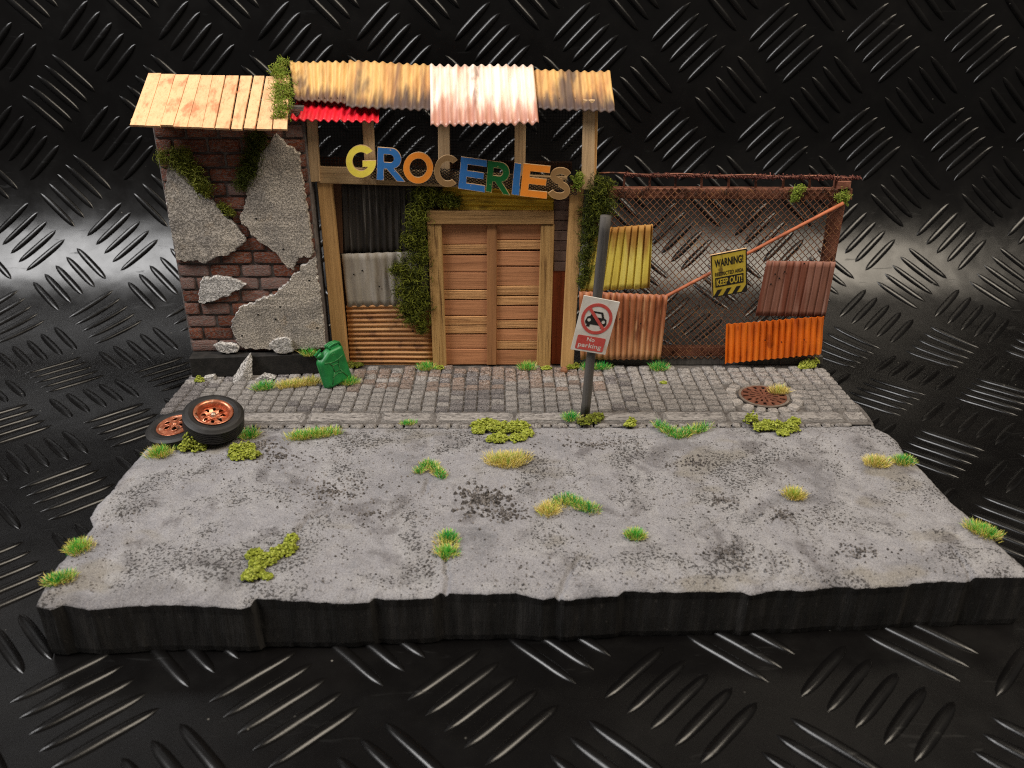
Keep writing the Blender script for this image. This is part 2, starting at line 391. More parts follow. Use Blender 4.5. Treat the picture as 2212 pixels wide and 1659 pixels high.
M['wall_black'] = corr_mat('black sooty iron', [(.3, c(32, 28, 25)), (.6, c(60, 54, 48)), (.8, c(92, 84, 76))], V, [(c(150, 144, 136), 2.2, .56, .7, (2.2, 2.2, .07), .6)], .55, .4)
M['wall_grey'] = corr_mat('grey galvanised iron', [(.28, c(122, 108, 92)), (.48, c(158, 148, 134)), (.66, c(176, 168, 158)), (.85, c(200, 198, 194))], V, [(c(108, 90, 70), 1.2, .58, .7, (2, 2, .25), .6)], .5, .45)
M['wall_copper'] = corr_mat('copper brown iron', [(.28, c(146, 96, 56)), (.5, c(190, 136, 84)), (.75, c(212, 166, 112))], H, [(c(84, 46, 26), 1.2, .56, .68, (1, 1, 1), .6)], .42, .5)
M['wall_ochre'] = corr_mat('ochre yellow iron', [(.3, c(208, 164, 44)), (.6, c(234, 196, 66)), (.8, c(240, 208, 86))], H, [(c(92, 64, 22), 1.4, .58, .7, (.4, 1.5, 1.5), .6)], .55, .35)
M['sheet_yellow'] = corr_mat('faded yellow iron', [(.25, c(178, 150, 62)), (.45, c(220, 196, 84)), (.65, c(232, 214, 110)), (.85, c(198, 162, 76))], V, [(c(142, 76, 34), .7, .58, .72, (1.2, 1.2, .4), .7)], .6, .3, scorch=(c(150, 84, 40), .8, 'top'))
M['sheet_rust'] = corr_mat('rusted brown iron', [(.25, c(120, 62, 38)), (.5, c(160, 96, 62)), (.8, c(186, 124, 84))], V, [(c(92, 46, 28), 1.2, .56, .68, (1.5, 1.5, .4), .7), (c(206, 160, 112), 2.2, .6, .7, (2, 2, .3), .6)], .5, .4, scorch=(c(204, 156, 108), .5, 'low'))
M['sheet_plum'] = corr_mat('plum brown iron', [(.25, c(104, 66, 52)), (.5, c(134, 90, 74)), (.8, c(152, 112, 98))], V, [(c(112, 58, 40), .9, .5, .6, (2.5, 2.5, .12), .8), (c(172, 136, 122), 1.3, .58, .7, (2.5, 2.5, .12), .5)], .6, .3)
M['sheet_orange'] = corr_mat('orange painted iron', [(.25, c(206, 92, 20)), (.5, c(232, 118, 28)), (.8, c(240, 140, 44))], V, [(c(150, 62, 20), 1.4, .58, .7, (1.3, 1.3, .6), .8), (c(196, 84, 22), 1.2, .5, .66, (2, 2, .2), .6)], .4, .45, scorch=(c(170, 74, 24), .5, 'top'))
M['rust'] = m_simple('red rust steel', [(.3, c(88, 54, 42)), (.5, c(130, 82, 64)), (.75, c(158, 108, 86))], 2.4, (1, 1, 1), .7, .3, .5, 14, .03, var=.05, dirt=[(c(58, 32, 26), 2., .56, .66, (1, 1, 1))])
M['brace'] = m_simple('orange brown pipe', [(.3, c(132, 70, 46)), (.55, c(178, 102, 68)), (.8, c(198, 128, 92))], 1.6, (1, 1, 1), .6, .35, .4, 14, .02, var=0, dirt=[(c(96, 50, 34), 2., .58, .7, (1, 1, 1))])
M['rust_dark'] = m_simple('dark rust wire', [(.3, c(66, 42, 30)), (.55, c(108, 68, 44)), (.75, c(156, 112, 68))], 3, (1, 1, 1), .7, .3, 0, var=.05)
M['rust_barb'] = m_simple('brown rust barbs', [(.3, c(62, 34, 30)), (.6, c(108, 60, 50)), (.8, c(128, 88, 80))], 4, (1, 1, 1), .7, .3, 0, var=.05)
M['black_wire'] = m_simple('black wire', [(.3, c(14, 13, 12)), (.7, c(26, 23, 21))], 4, rough=.6, bump=0, var=0)
M['brown_wire'] = m_simple('brown black wire', [(.3, c(24, 18, 14)), (.7, c(56, 42, 30))], 4, rough=.5, bump=0, var=0)
def paint(name, k, edge=c(206, 170, 120)):
    t = NT(name); col = t.mix(t.rng(t.noise(3, 5), .4, .7, 0, .5), k, tuple(x * .82 for x in k[:3]) + (1,)); col = t.mix(t.rng(t.noise(9, 4), .68, .74, 0, .8), col, edge)
    bv = t.n.new('ShaderNodeBevel'); bv.samples = 6; bv.inputs['Radius'].default_value = .045 * S
    ge = t.n.new('ShaderNodeNewGeometry'); dt = t.n.new('ShaderNodeVectorMath'); dt.operation = 'DOT_PRODUCT'
    t.L(bv.outputs[0], dt.inputs[0]); t.L(ge.outputs['Normal'], dt.inputs[1])
    w = t.math('MULTIPLY', t.rng(dt.outputs['Value'], .985, .93, 0, 1), t.rng(t.noise(5, 4), .36, .56))
    col = t.mix(w, col, edge)
    return t.done(col, .55, .3, 0, t.bump(t.noise(8, 4, (3, 1, 1)), .3, .02), .03)
M['p_yellow'] = paint('yellow paint', c(240, 218, 84)); M['p_blue'] = paint('blue paint', c(48, 108, 172)); M['p_orange'] = paint('orange paint', c(240, 142, 46))
M['p_khaki'] = paint('khaki paint', c(146, 112, 72)); M['p_green'] = paint('dark green paint', c(14, 92, 40)); M['card'] = m_simple('raw card edge', [(.3, c(170, 130, 88)), (.7, c(212, 180, 140))], 6, bump=0)
M['pole'] = m_wood('dark grey painted pole', c(84, 80, 76), c(58, 55, 52), c(34, 32, 31), 'Z', 1, .5, 0, .5)
M['sign_white'] = m_simple('grubby white sign', [(.3, c(190, 182, 172)), (.6, c(216, 210, 202)), (.8, c(222, 218, 212))], 1.2, bump=.15, var=0, rough=.55, dirt=[(c(176, 156, 140), 1., .58, .74, (1, 1, 1))])
M['sign_red'] = m_simple('sign red', [(.3, c(178, 66, 60)), (.7, c(198, 86, 78))], 3, bump=0, var=0, rough=.55)
M['sign_black'] = m_simple('sign black', [(.3, c(26, 24, 23)), (.7, c(40, 37, 35))], 3, bump=0, var=0, rough=.55)
M['sign_yellow'] = m_simple('grubby yellow sign', [(.3, c(172, 146, 46)), (.6, c(204, 178, 66)), (.8, c(212, 188, 84))], 1.6, bump=.15, var=0, rough=.5, dirt=[(c(120, 98, 46), 1.6, .58, .7, (1, 1, 1))])
M['can'] = m_simple('green jerrycan paint', [(.3, c(14, 88, 40)), (.55, c(26, 116, 56)), (.75, c(40, 134, 70))], 1.6, rough=.42, spec=.45, bump=.25, bscale=9, dirt=[(c(104, 92, 66), .9, .62, .74, (1, 1, .7))], var=0)
M['can_edge'] = m_simple('worn green edge', [(.3, c(24, 104, 50)), (.7, c(74, 122, 72))], 5, rough=.5, bump=0, var=0)
M['tyre'] = m_simple('black tyre rubber', [(.3, c(22, 21, 20)), (.6, c(36, 34, 33)), (.8, c(52, 50, 48))], 2., rough=.55, spec=.4, bump=.2, bscale=20, dirt=[(c(120, 112, 104), 14, .68, .76, (1, 1, 1))], var=0)
M['copper'] = m_simple('copper orange rim', [(.3, c(134, 70, 46)), (.5, c(182, 106, 74)), (.75, c(218, 156, 122))], 3, rough=.32, spec=.6, metal=.6, bump=.15, var=0, dirt=[(c(224, 190, 164), 2.2, .58, .7, (1, 1, 1)), (c(84, 44, 30), 3., .6, .7, (1, 1, 1))])
M['silver'] = m_simple('worn bright metal', [(.3, c(150, 130, 112)), (.7, c(206, 188, 168))], 4, rough=.35, metal=.7, bump=.1, var=0)
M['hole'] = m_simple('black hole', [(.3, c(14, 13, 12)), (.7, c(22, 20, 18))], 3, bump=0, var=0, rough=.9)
M['manhole'] = m_simple('rusted iron lid', [(.3, c(74, 44, 34)), (.6, c(108, 68, 52)), (.8, c(124, 88, 72))], 3, rough=.6, bump=.4, bscale=14, var=0)
M['manhole_rim'] = m_simple('grey iron rim', [(.3, c(88, 78, 70)), (.7, c(124, 112, 102))], 3, rough=.6, bump=.3, var=0)
for nm, k in (('g_green', c(74, 186, 74)), ('g_dark', c(38, 146, 70)), ('g_light', c(158, 198, 88)), ('g_straw', c(228, 208, 134)), ('g_yellow', c(216, 202, 98)), ('moss_a', c(116, 120, 40)), ('moss_b', c(80, 86, 28)), ('moss_c', c(146, 150, 68)), ('moss_br', c(146, 164, 66)), ('moss_br2', c(118, 140, 48)), ('ivy_a', c(76, 84, 30)), ('ivy_b', c(50, 56, 20)), ('foam_a', c(144, 152, 56)), ('foam_b', c(118, 126, 42)), ('foam_c', c(168, 174, 82)), ('foam_o', c(100, 104, 40))):
    M[nm] = m_simple(nm.replace('_', ' '), [(.3, tuple(x * .85 for x in k[:3]) + (1,)), (.7, k)], 6, rough=.8, spec=.15, bump=0, var=0)
M['grit'] = m_simple('dark grit', [(.3, c(44, 41, 40)), (.5, c(84, 79, 76)), (.7, c(132, 126, 122))], 8, rough=.9, spec=.1, bump=.5, var=0)
M['grit_pale'] = m_simple('grey grit', [(.3, c(96, 92, 90)), (.6, c(136, 130, 127)), (.8, c(164, 158, 154))], 8, rough=.9, spec=.1, bump=.5, var=0)
M['pebble'] = m_simple('brown pebble', [(.3, c(112, 74, 52)), (.7, c(150, 104, 76))], 4, var=0)

# ================================================================== the mat it stands on
ZF, YC, RC = -2.0, 4.5, 10.3
S_UP = YC + RC * math.pi / 2
def mat_pt(x, s, h=0.0):
    if s <= YC: p = Vector((x, s, ZF)); n = Vector((0, 0, 1))
    elif s < S_UP:
        th = (s - YC) / RC; p = Vector((x, YC + RC * math.sin(th), ZF + RC - RC * math.cos(th))); n = Vector((0, -math.sin(th), math.cos(th)))
    else: p = Vector((x, YC + RC, ZF + RC + s - S_UP)); n = Vector((0, -1, 0))
    wob = .10 * nz(x * .05, s * .06, 3.1)
    return p + n * (h + wob)
mb = MB(); ss = [-60 + i * 2.5 for i in range(26)] + [YC + i * RC * math.pi / 2 / 40 for i in range(1, 41)] + [S_UP + i * 2.5 for i in range(1, 13)]
xs = [-75 + i * 2.5 for i in range(61)]
mb.add([mat_pt(x, s_) for s_ in ss for x in xs], [(j * 61 + i, j * 61 + i + 1, (j + 1) * 61 + i + 1, (j + 1) * 61 + i) for j in range(len(ss) - 1) for i in range(60)], 0, True)
matobj = solo('checker_plate_mat', mb, M['rubber'], (0, 0, 0), 'black rubber checker plate mat curving up behind the model', None, None, 'structure')
PER = 5.6
def ridge(cx, cs, dirn, mb):
    L, w, hh = 1.46, .205, .125
    nu, nv = 14, 8; a = dirn * math.pi / 4; ca, sa = math.cos(a), math.sin(a)
    def fn(u, v):
        t = 2 * u - 1; q = 2 * v - 1
        ww = w * max(0.0, 1 - abs(t) ** 3.2) ** .62; h = hh * math.sqrt(max(0, 1 - t * t * .96)) if abs(t) < 1 else 0
        e = math.sin(q * math.pi / 2); hq = h * max(0, 1 - abs(e) ** 2.4) ** .7 if ww > 0 else 0
        lx, ly = t * L, e * ww
        return mat_pt(cx + lx * ca - ly * sa, cs + lx * sa + ly * ca, hq - .004)
    mb.grid(nu, nv, fn)
ridges = []
for i in range(-11, 12):
    for j in range(-7, 10):
        for half in (0, 1):
            gx = -1.2 + (i + half * .5) * PER; gs = -2.1 + (j + half * .5) * PER; d = -1 if half else 1
            a = d * math.pi / 4
            for k in range(-2, 3):
                x = gx - math.sin(a) * k * .79; s_ = gs + math.cos(a) * k * .79
                if not -60 < x < 60 or s_ < -40 or s_ > 48: continue
                if -14.2 < x < 14.6 and -16 < s_ < -.5: continue
                p = mat_pt(x, s_); dz = (p - CAM).dot(FW)
                sx = (p - CAM).dot(RT) / dz * F_PX + CX if dz > 1 else -9999; sy = CY - (p - CAM).dot(UP) / dz * F_PX if dz > 1 else -9999
                vis = -40 < sx < 2250 and -40 < sy < 1700 and not (-16 < x < 4 and 0 < s_ < 9)
                ridges.append((0 if vis else 1, dz, x, s_, d))
ridges.sort(); rest = MB()
for n, (hid, dz, x, s_, d) in enumerate(ridges):
    if n < 300 and not hid:
        q = MB(); ridge(x, s_, d, q); part('ridge', q, M['rubber'], matobj)
    else: ridge(x, s_, d, rest)
part('ridges', rest, M['rubber'], matobj, kind='stuff')

# ================================================================== road slab
def gpts(l): return [G(x, y) for x, y in l]
FRONT = [(75, 1303), (104, 1310), (134, 1298), (187, 1310), (270, 1300), (324, 1296), (404, 1298), (513, 1309), (540, 1303), (549, 1288), (637, 1292), (737, 1298), (797, 1292), (807, 1283), (854, 1288), (934, 1283), (951, 1271), (1037, 1275), (1114, 1273), (1174, 1287), (1203, 1281), (1220, 1290), (1337, 1278), (1350, 1268), (1475, 1271), (1604, 1270), (1625, 1277), (1681, 1267), (1741, 1270), (1808, 1258), (1864, 1263), (1968, 1255), (1971, 1250), (2041, 1247), (2091, 1250), (2100, 1241), (2175, 1243), (2232, 1240)]
LEFT = [(75, 1303), (87, 1275), (120, 1215), (147, 1188), (183, 1152), (200, 1131), (193, 1112), (210, 1085), (240, 1055), (253, 1035), (293, 988), (314, 962), (330, 948), (350, 905), (362, 880), (385, 850), (405, 828), (414, 812)]
RIGHT = [(2232, 1240), (2212, 1218), (2168, 1178), (2108, 1122), (2091, 1102), (2055, 1075), (2021, 1035), (1988, 1002), (1956, 973), (1941, 948), (1919, 930), (1894, 914), (1885, 899), (1866, 874), (1832, 852), (1810, 830), (1776, 796)]
fr = sorted((p.x, p.y) for p in gpts(FRONT)); lf = sorted((p.y, p.x) for p in gpts(LEFT)); rt = sorted((p.y, p.x) for p in gpts(RIGHT))
YB = 0.95; YK = -6.0
def xl(y): return interp(lf, y) + .03 * nz(y * 5, 1)
def xr(y): return interp(rt, y) + .03 * nz(y * 5, 2)
CRK = [[(960, 1195), (968, 1240), (961, 1292)], [(1204, 1292), (1222, 1245), (1246, 1210), (1262, 1196)], [(926, 1032), (917, 1062)], [(598, 1185), (640, 1150), (668, 1115), (722, 1085)], [(2102, 1246), (2086, 1215), (2060, 1188)], [(235, 1052), (290, 1032), (345, 1036)], [(198, 1118), (250, 1112), (300, 1100)], [(930, 950), (880, 968), (845, 975)], [(1290, 935), (1380, 942), (1470, 941)], [(1500, 1150), (1560, 1120), (1640, 1112)]]
CRK = [[G(a, b) for a, b in l] for l in CRK]
def crack(x, y):
    d = 9.
    for l in CRK:
        for a, b in zip(l, l[1:]):
            if min(a.x, b.x) - .3 < x < max(a.x, b.x) + .3 and min(a.y, b.y) - .3 < y < max(a.y, b.y) + .3:
                ux, uy = b.x - a.x, b.y - a.y; t = max(0, min(1, ((x - a.x) * ux + (y - a.y) * uy) / (ux * ux + uy * uy)))
                d = min(d, math.hypot(x - a.x - ux * t + .07 * nz(x * 3, y * 3, 31), y - a.y - uy * t))
    return d
def road_z(x, y):
    z = .10 * nz(x * .22, y * .3, 1) + .05 * nz(x * .8, y * .8, 2) + .02 * nz(x * 2.6, y * 2.6, 3) - .03
    m = max(0, nz(x * .42 + 5, y * .42, 4) + .15); z += m * .07 * nz(x * 3.2, y * 3.2, 5) + .012 * nz(x * 5.5, y * 5.5, 6)
    d = crack(x, y)
    if d < .11: z -= .15 * (1 - d / .11)
    if y > YK - .8: t = min(1, (y - YK + .8) / .9); z = lerp(z, -.16, t)
    return z
NU, NV = 520, 260
def slab(u, v):
    yfm = lerp(fr[0][1], fr[-1][1], u); y = lerp(yfm, YB, v)
    x = lerp(xl(y), xr(y), u)
    dy = interp(fr, x) + .03 * nz(x * 4, 7) - yfm; y += .68 * dy * (1 - v) ** 6
    z = road_z(x, y) + .27 * dy * (1 - v) ** 14; e = min(u * 30, (1 - u) * 30, v * 17.); z -= .12 * max(0, 1 - e / .35) ** 2
    return Vector((x, y, z))
mb = MB(); mb.grid(NU, NV, slab)
w = NU + 1; loop = list(range(w)) + [j * w + NU for j in range(1, NV + 1)] + [NV * w + i for i in range(NU - 1, -1, -1)] + [j * w for j in range(NV - 1, 0, -1)]
rings = []
for k, (zz, ins) in enumerate(((-.5, .03), (-1.2, .02), (-1.75, .03), (-1.97, .08))):
    o = len(mb.v)
    for ix in loop:
        p = mb.v[ix]; q = Vector((p.x, p.y, 0)); cdir = Vector((.3 - p.x, -8 - p.y, 0)).normalized()
        zj = zz + (.035 * nz(p.x * 2.2, p.y * 2.2, k) if k == 3 else 0)
        if p.y < -15.2: p = Vector((p.x, lerp(p.y, lerp(fr[0][1], fr[-1][1], (p.x - fr[0][0]) / (fr[-1][0] - fr[0][0])) - .02, .09 * (k + 1)), p.z))
        mb.v.append(Vector((p.x + cdir.x * ins + .02 * nz(p.x * 3, p.y * 3, k), p.y + cdir.y * ins + .02 * nz(p.x * 5, p.y * 5, k + 9), zj)))
    rings.append(o)
n = len(loop); prev = loop
for o in rings:
    cur = [o + i for i in range(n)]
    for i in range(n):
        j = (i + 1) % n; mb.f.append([prev[i], cur[i], cur[j], prev[j]]); mb.m.append(1); mb.sm.append(False)
    prev = cur
mb.f.append(prev[::-1]); mb.m.append(1); mb.sm.append(False)
road = solo('road', mb, [M['road'], M['base_side']], (0, -8, 0), 'grey worn road slab with black broken edges', None, None, 'structure')

# ================================================================== pavement: cobbles, kerb stones, manhole ring
mb = MB(); mb.grid(60, 14, lambda u, v: (lambda y: Vector((lerp(xl(y) + .1, xr(y) - .1, u), y, -.085 + .02 * nz(u * 80, v * 20))))(lerp(-5.9, .6, v)), 0, True)
pave = solo('pavement', mb, M['mortar'], (0, -2.5, 0), 'cobbled pavement strip along the shop and fence', None, None, 'structure')
def cobble_mesh(name, lx, ly, lz, rnd=.35, mats=None):
    q = MB(); sd = R(0, 99)
    def fn(u, v):
        a, b = 2 * u - 1, 2 * v - 1; e = max(abs(a), abs(b))
        k = 1 - rnd * .25 * (a * a * b * b)
        x = a * lx / 2 * k + .03 * nz(a * 2, b * 2, sd) * lx; y = b * ly / 2 * k + .05 * nz(a * 2, b * 2, sd + 5) * ly
        z = lz if e < .99 else 0.0
        return Vector((x, y, (z + (.035 * nz(a * 1.7, b * 1.7, sd + 9) if e < .99 else 0))))
    # three inner rows give a worn top, the outer ring drops to the joint
    us = [0, .06, .36, .68, .94, 1]
    vs = [fn(u, v) for v in us for u in us]; n_ = 6
    fs = [(j * n_ + i, j * n_ + i + 1, (j + 1) * n_ + i + 1, (j + 1) * n_ + i) for j in range(5) for i in range(5)]
    q.add(vs, fs, 0, True); return q
MHC = G(1650, 856.5); MHR = 1.1
def near_mh(x, y): return ((x - MHC.x) ** 2 + (y - MHC.y) ** 2) ** .5
cob = []
y0, y1 = -4.85, -.12
x = -15.2
while x < 15.6:
    wx = R(.55, .63); y = y0 + R(-.05, .25)
    while y < y1:
        ly = R(.44, .56)
        cxm, cym = x + wx / 2 + .05 * nz(y * .8, x), y + ly / 2
        if xl(cym) + .02 < cxm < xr(cym) - .1 and near_mh(cxm, cym) > MHR + .66 and cym < y1 and not (cxm < -9 and cym > -.55): cob.append((cxm, cym, wx * .93, ly * .86))
        y += ly
    x += wx
MATC = ['cobble', 'cobble', 'cobble_dark', 'cobble_warm']
protos = {m: [cobble_mesh('cobblestone', 1, 1, 1).mesh('cobblestone', M[m]) for _ in range(5)] for m in ('cobble', 'cobble_dark', 'cobble_warm')}
cob.sort(key=lambda k: (k[1] + R(-.4, .4)))
restm = MB()
def pick(x, y):
    g = nz(x * .22, y * .3, 8) + R(-.25, .25); 
    if -7.5 < x < 4 and y > -2.6 and R(0, 1) < .7: return 'cobble_warm'
    return 'cobble_dark' if g > .2 and x < 5 else 'cobble'
MI = {'cobble': 0, 'cobble_dark': 1, 'cobble_warm': 2}
for n, (x, y, wx, ly) in enumerate(cob):
    m = pick(x, y); h = .11 + R(-.015, .02)
    if n < 262: inst('cobblestone', random.choice(protos[m]), pave, Vector((x, y, -.09)), (R(-.05, .05), R(-.05, .05), R(-.05, .05) + random.choice((0, math.pi))), (wx, ly, h))
    else:
        q = cobble_mesh('', wx, ly, h); restm.add([v + Vector((x, y, -.09)) for v in q.v], q.f, MI[m], True)
part('cobblestones', restm, [M['cobble'], M['cobble_dark'], M['cobble_warm']], pave, kind='stuff')
ringp = [cobble_mesh('cobblestone', 1, 1, 1).mesh('cobblestone', M['ring_stone']) for _ in range(4)]
for k in range(16):                                    # stones set round the lid
    a = 2 * math.pi * (k + R(-.1, .1)) / 16; r = MHR + .34
    inst('cobblestone', random.choice(ringp), pave, MHC + Vector((r * math.cos(a), r * math.sin(a), -.085)), (0, 0, a), (.46, .40, .15))
kme = [cobble_mesh('kerb_stone', 1, 1, 1, .1).mesh('kerb_stone', M['cobble']) for _ in range(4)]
x = -12.0
while x < 14.7:
    L = R(2.2, 3.4)
    if x + L > 14.75: L = 14.75 - x
    if L > .5: inst('kerb_stone', random.choice(kme), pave, Vector((x + L / 2, -5.28, -.09)), (0, 0, R(-.01, .01)), (L - .07, .78, .105))
    x += L
x = -12.2
gut = MB()
while x < 13.9:                                        # small broken gutter stones in front of the kerb
    L = R(.35, .8); q = cobble_mesh('', L - .06, R(.2, .3), .085); q.f = q.f; gut.add([v + Vector((x + L / 2, -5.95 + R(-.04, .04), -.12)) for v in q.v], q.f, 0, True); x += L
part('gutter_stones', gut, M['cobble'], pave, kind='stuff')

# ------------------------------------------------------------------ manhole
mh = thing('manhole_cover', 'round rusted iron manhole lid with radial slots set in the cobbles', 'manhole cover', (MHC.x, MHC.y, 0))
def circ(r, n=48, cx=0, cy=0, a0=0): return [(cx + r * math.cos(a0 + 2 * math.pi * i / n), cy + r * math.sin(a0 + 2 * math.pi * i / n)) for i in range(n)]
fl = lambda u, v, h: Vector((MHC.x + u, MHC.y + v, .0 + h))
slots = []
for r0, r1, n, wd_, off in ((.68, .92, 14, .13, 0), (.4, .61, 14, .08, .5), (.15, .33, 8, .05, 0)):
    for k in range(n):
        a = 2 * math.pi * (k + off) / n; ca, sa = math.cos(a), math.sin(a)
        slots.append([(r * ca - t * sa, r * sa + t * ca) for r, t in ((r0, -wd_ * .42), (r1, -wd_ * .62), (r1, wd_ * .62), (r0, wd_ * .42))])
mb = MB(); mb.plate(circ(.98), slots, fl, .05); part('lid', mb, M['manhole'], mh)
mb = MB(); mb.plate(circ(1.1), [circ(.99)], lambda u, v, h: fl(u, v, h - .01), .055); part('rim', mb, M['manhole_rim'], mh)
mb = MB(); mb.plate(circ(1.08), [], lambda u, v, h: fl(u, v, h - .06), .03); part('shaft_bottom', mb, M['hole'], mh)

# ------------------------------------------------------------------ grit on the road
gm = MB()
def rock(mb, p, r, mi):
    a = R(0, 6.3); vs = []
    for k in range(4):
        t = a + k * math.pi / 2; vs.append(p + Vector((math.cos(t) * r * R(.7, 1.2), math.sin(t) * r * R(.7, 1.2), -.2 * r)))
    for k in range(3):
        t = a + .5 + k * 2.1; vs.append(p + Vector((math.cos(t) * r * R(.3, .7), math.sin(t) * r * R(.3, .7), r * R(.5, 1.1))))
    mb.add(vs, [(0, 1, 4), (1, 5, 4), (1, 2, 5), (2, 3, 5), (3, 6, 5), (3, 0, 6), (0, 4, 6), (4, 5, 6)], mi)
def scatter(cx, cy, rx, ry, n, r0, r1, dark):
    for _ in range(int(n * .6)):
        a = R(0, 6.283); q = abs(random.gauss(0, .62)); x = cx + rx * q * math.cos(a); y = cy + ry * q * math.sin(a)
        if not (xl(y) + .1 < x < xr(y) - .1) or y < interp(fr, x) + .2 or y > -6.3: continue
        r = R(r0, r1); rock(gm, Vector((x, y, road_z(x, y) + r * .2)), r, 0 if R(0, 1) < dark else 1)
for _ in range(9000):
    x, y = R(-14.5, 15), R(-16.5, -6.4)
    if nz(x * .38, y * .42, 11) + .3 * nz(x * 1.2, y * 1.2, 12) + R(-.25, .25) < .08: continue
    if not (xl(y) + .1 < x < xr(y) - .1) or y < interp(fr, x) + .2: continue
    r = R(.014, .036) + (R(0, .02) if R(0, 1) < .2 else 0); rock(gm, Vector((x, y, road_z(x, y) + r * .1)), r, 0 if R(0, 1) < .5 else 1)
for (px, py, rx, ry, n, r0, r1, dk) in ((1045, 1075, 1.05, .9, 420, .04, .1, .75), (1090, 1110, 1.1, .6, 200, .03, .07, .7), (560, 960, 1.1, .5, 220, .03, .075, .6), (600, 985, 1.5, .8, 220, .03, .06, .6), (720, 1060, 2.2, 1.4, 420, .03, .06, .5), (800, 1110, .5, .3, 60, .03, .06, .6), (1290, 960, 2.2, .6, 260, .03, .06, .6), (1500, 1000, 1.2, .5, 160, .03, .065, .8), (1560, 1080, .8, .5, 130, .03, .07, .7), (1690, 1110, .6, .5, 90, .03, .07, .7), (1580, 1190, 1., .6, 110, .03, .055, .6), (1860, 1190, 1., .5, 110, .03, .055, .6)):
    p = G(px, py); scatter(p.x, p.y, rx, ry, n, r0, r1, dk)
solo('grit', gm, [M['grit'], M['grit_pale']], (0, -11, 0), 'dark crumbs of grit scattered over the grey road', None, None, 'stuff')

# ================================================================== brick building on the left
YW = -.6; YPL = -.84
bw = thing('brick_building', 'ruined brick wall with broken plaster, black plinth and pale plank roof', 'building', (-12, 0, 0))
ZP = 1.02
mb = MB(); mb.obox(Vector((-12.0, -.27, ZP / 2)), Vector((.9965, .083, 0)).normalized(), Vector((-.083, .9965, 0)), Vector((0, 0, 1)), Vector((3.05, .86, ZP / 2)), 0, 0, .05); part('plinth', mb, M['plinth'], bw)
XL0, XR0 = W(324, 274, YW).x, W(700, 700, YW).x
XL1 = W(415, 750, YW).x
ZT = 11.9
XLm = (XL0 + XL1) / 2
mb = MB(); mb.box((XLm, YW + .06, ZP - .02), (XR0, .42, ZT), 0, 0, .03); M['wall_mortar'] = m_simple('grey brick joint', [(.3, c(82, 76, 73)), (.6, c(118, 110, 106))], 3, (1, 1, 1), .9, .1, .6, 16, .04, var=0)
core = part('wall', mb, M['wall_mortar'], bw)
bme = [cobble_mesh('brick', 1, 1, 1, .15).mesh('brick', M['brick']) for _ in range(6)]
bh = .60; row = 0; z = ZP
while z + bh < ZT:
    x = XLm - (.72 if row % 2 else 0) + R(-.06, .06)
    while x < XR0:
        L = 1.38 + R(-.07, .07); a, b = max(x, XLm + .02), min(x + L, XR0 - .02)
        if b - a > .18: inst('brick', random.choice(bme), core, Vector(((a + b) / 2, YW + .075, z + bh / 2)), (math.pi / 2, R(-.01, .01), R(-.02, .02)), (b - a - .05, bh - .06, .11 + R(-.02, .03)))
        x += L
    z += bh; row += 1
def f1(l): return [(258 + .24449 * a, 110.6 + .24449 * b) for a, b in l]
def f2(l): return [(294.9 + .24449 * a, 442.4 + .24449 * b) for a, b in l]
PL = [
 f1([(430, 985), (480, 1030), (540, 1060), (590, 1100), (640, 1180), (690, 1250), (760, 1300), (830, 1340), (900, 1430), (960, 1490), (1020, 1530), (1060, 1600)]) + f2([(930, 262), (970, 310), (950, 340), (900, 370), (860, 410), (820, 430), (760, 460), (700, 470), (640, 500), (590, 520), (530, 505), (490, 500), (430, 510), (390, 490), (350, 480), (318, 330), (285, 170)]) + f1([(440, 1500), (408, 1330), (395, 1230), (405, 1160), (415, 1060)]),
 f1([(1380, 730), (1410, 760), (1460, 820), (1530, 860), (1590, 910), (1600, 1000), (1605, 1100), (1625, 1200), (1660, 1400), (1690, 1600)]) + f2([(1540, 250), (1565, 430), (1530, 470), (1480, 460), (1430, 480), (1400, 540), (1390, 580), (1340, 560), (1290, 520), (1270, 470), (1220, 430), (1170, 380), (1110, 360), (1050, 300), (1010, 260), (980, 210), (930, 170), (915, 130)]) + f1([(1072, 1440), (1090, 1400), (1110, 1340), (1120, 1280), (1105, 1210), (1110, 1130), (1180, 1100), (1220, 1030), (1215, 950), (1240, 900), (1290, 860), (1330, 790)]),
 f2([(1570, 475), (1610, 750), (1640, 1000), (1665, 1270), (1500, 1280), (1300, 1285), (1100, 1280), (930, 1270), (890, 1220), (860, 1160), (835, 1100), (840, 1020), (880, 960), (900, 915), (960, 890), (1040, 870), (1100, 830), (1180, 810), (1240, 790), (1255, 740), (1290, 720), (1340, 690), (1370, 640), (1400, 600), (1440, 590), (1450, 540), (1500, 520), (1530, 490)]),
 f2([(580, 640), (640, 650), (700, 625), (760, 640), (870, 660), (960, 710), (930, 745), (860, 770), (800, 810), (730, 830), (660, 860), (600, 870), (545, 870), (545, 780), (560, 700)])]
def rough_loop(pts, step=.09, amp=.05, seed=0):
    out = []; n = len(pts)
    for i in range(n):
        a = Vector(pts[i]); b = Vector(pts[(i + 1) % n]); k = max(1, int((b - a).length / step))
        for t in range(k):
            p = a.lerp(b, t / k); out.append((p.x + amp * nz(p.x * 6, p.y * 6, seed), p.y + amp * nz(p.x * 6, p.y * 6, seed + 7)))
    return out
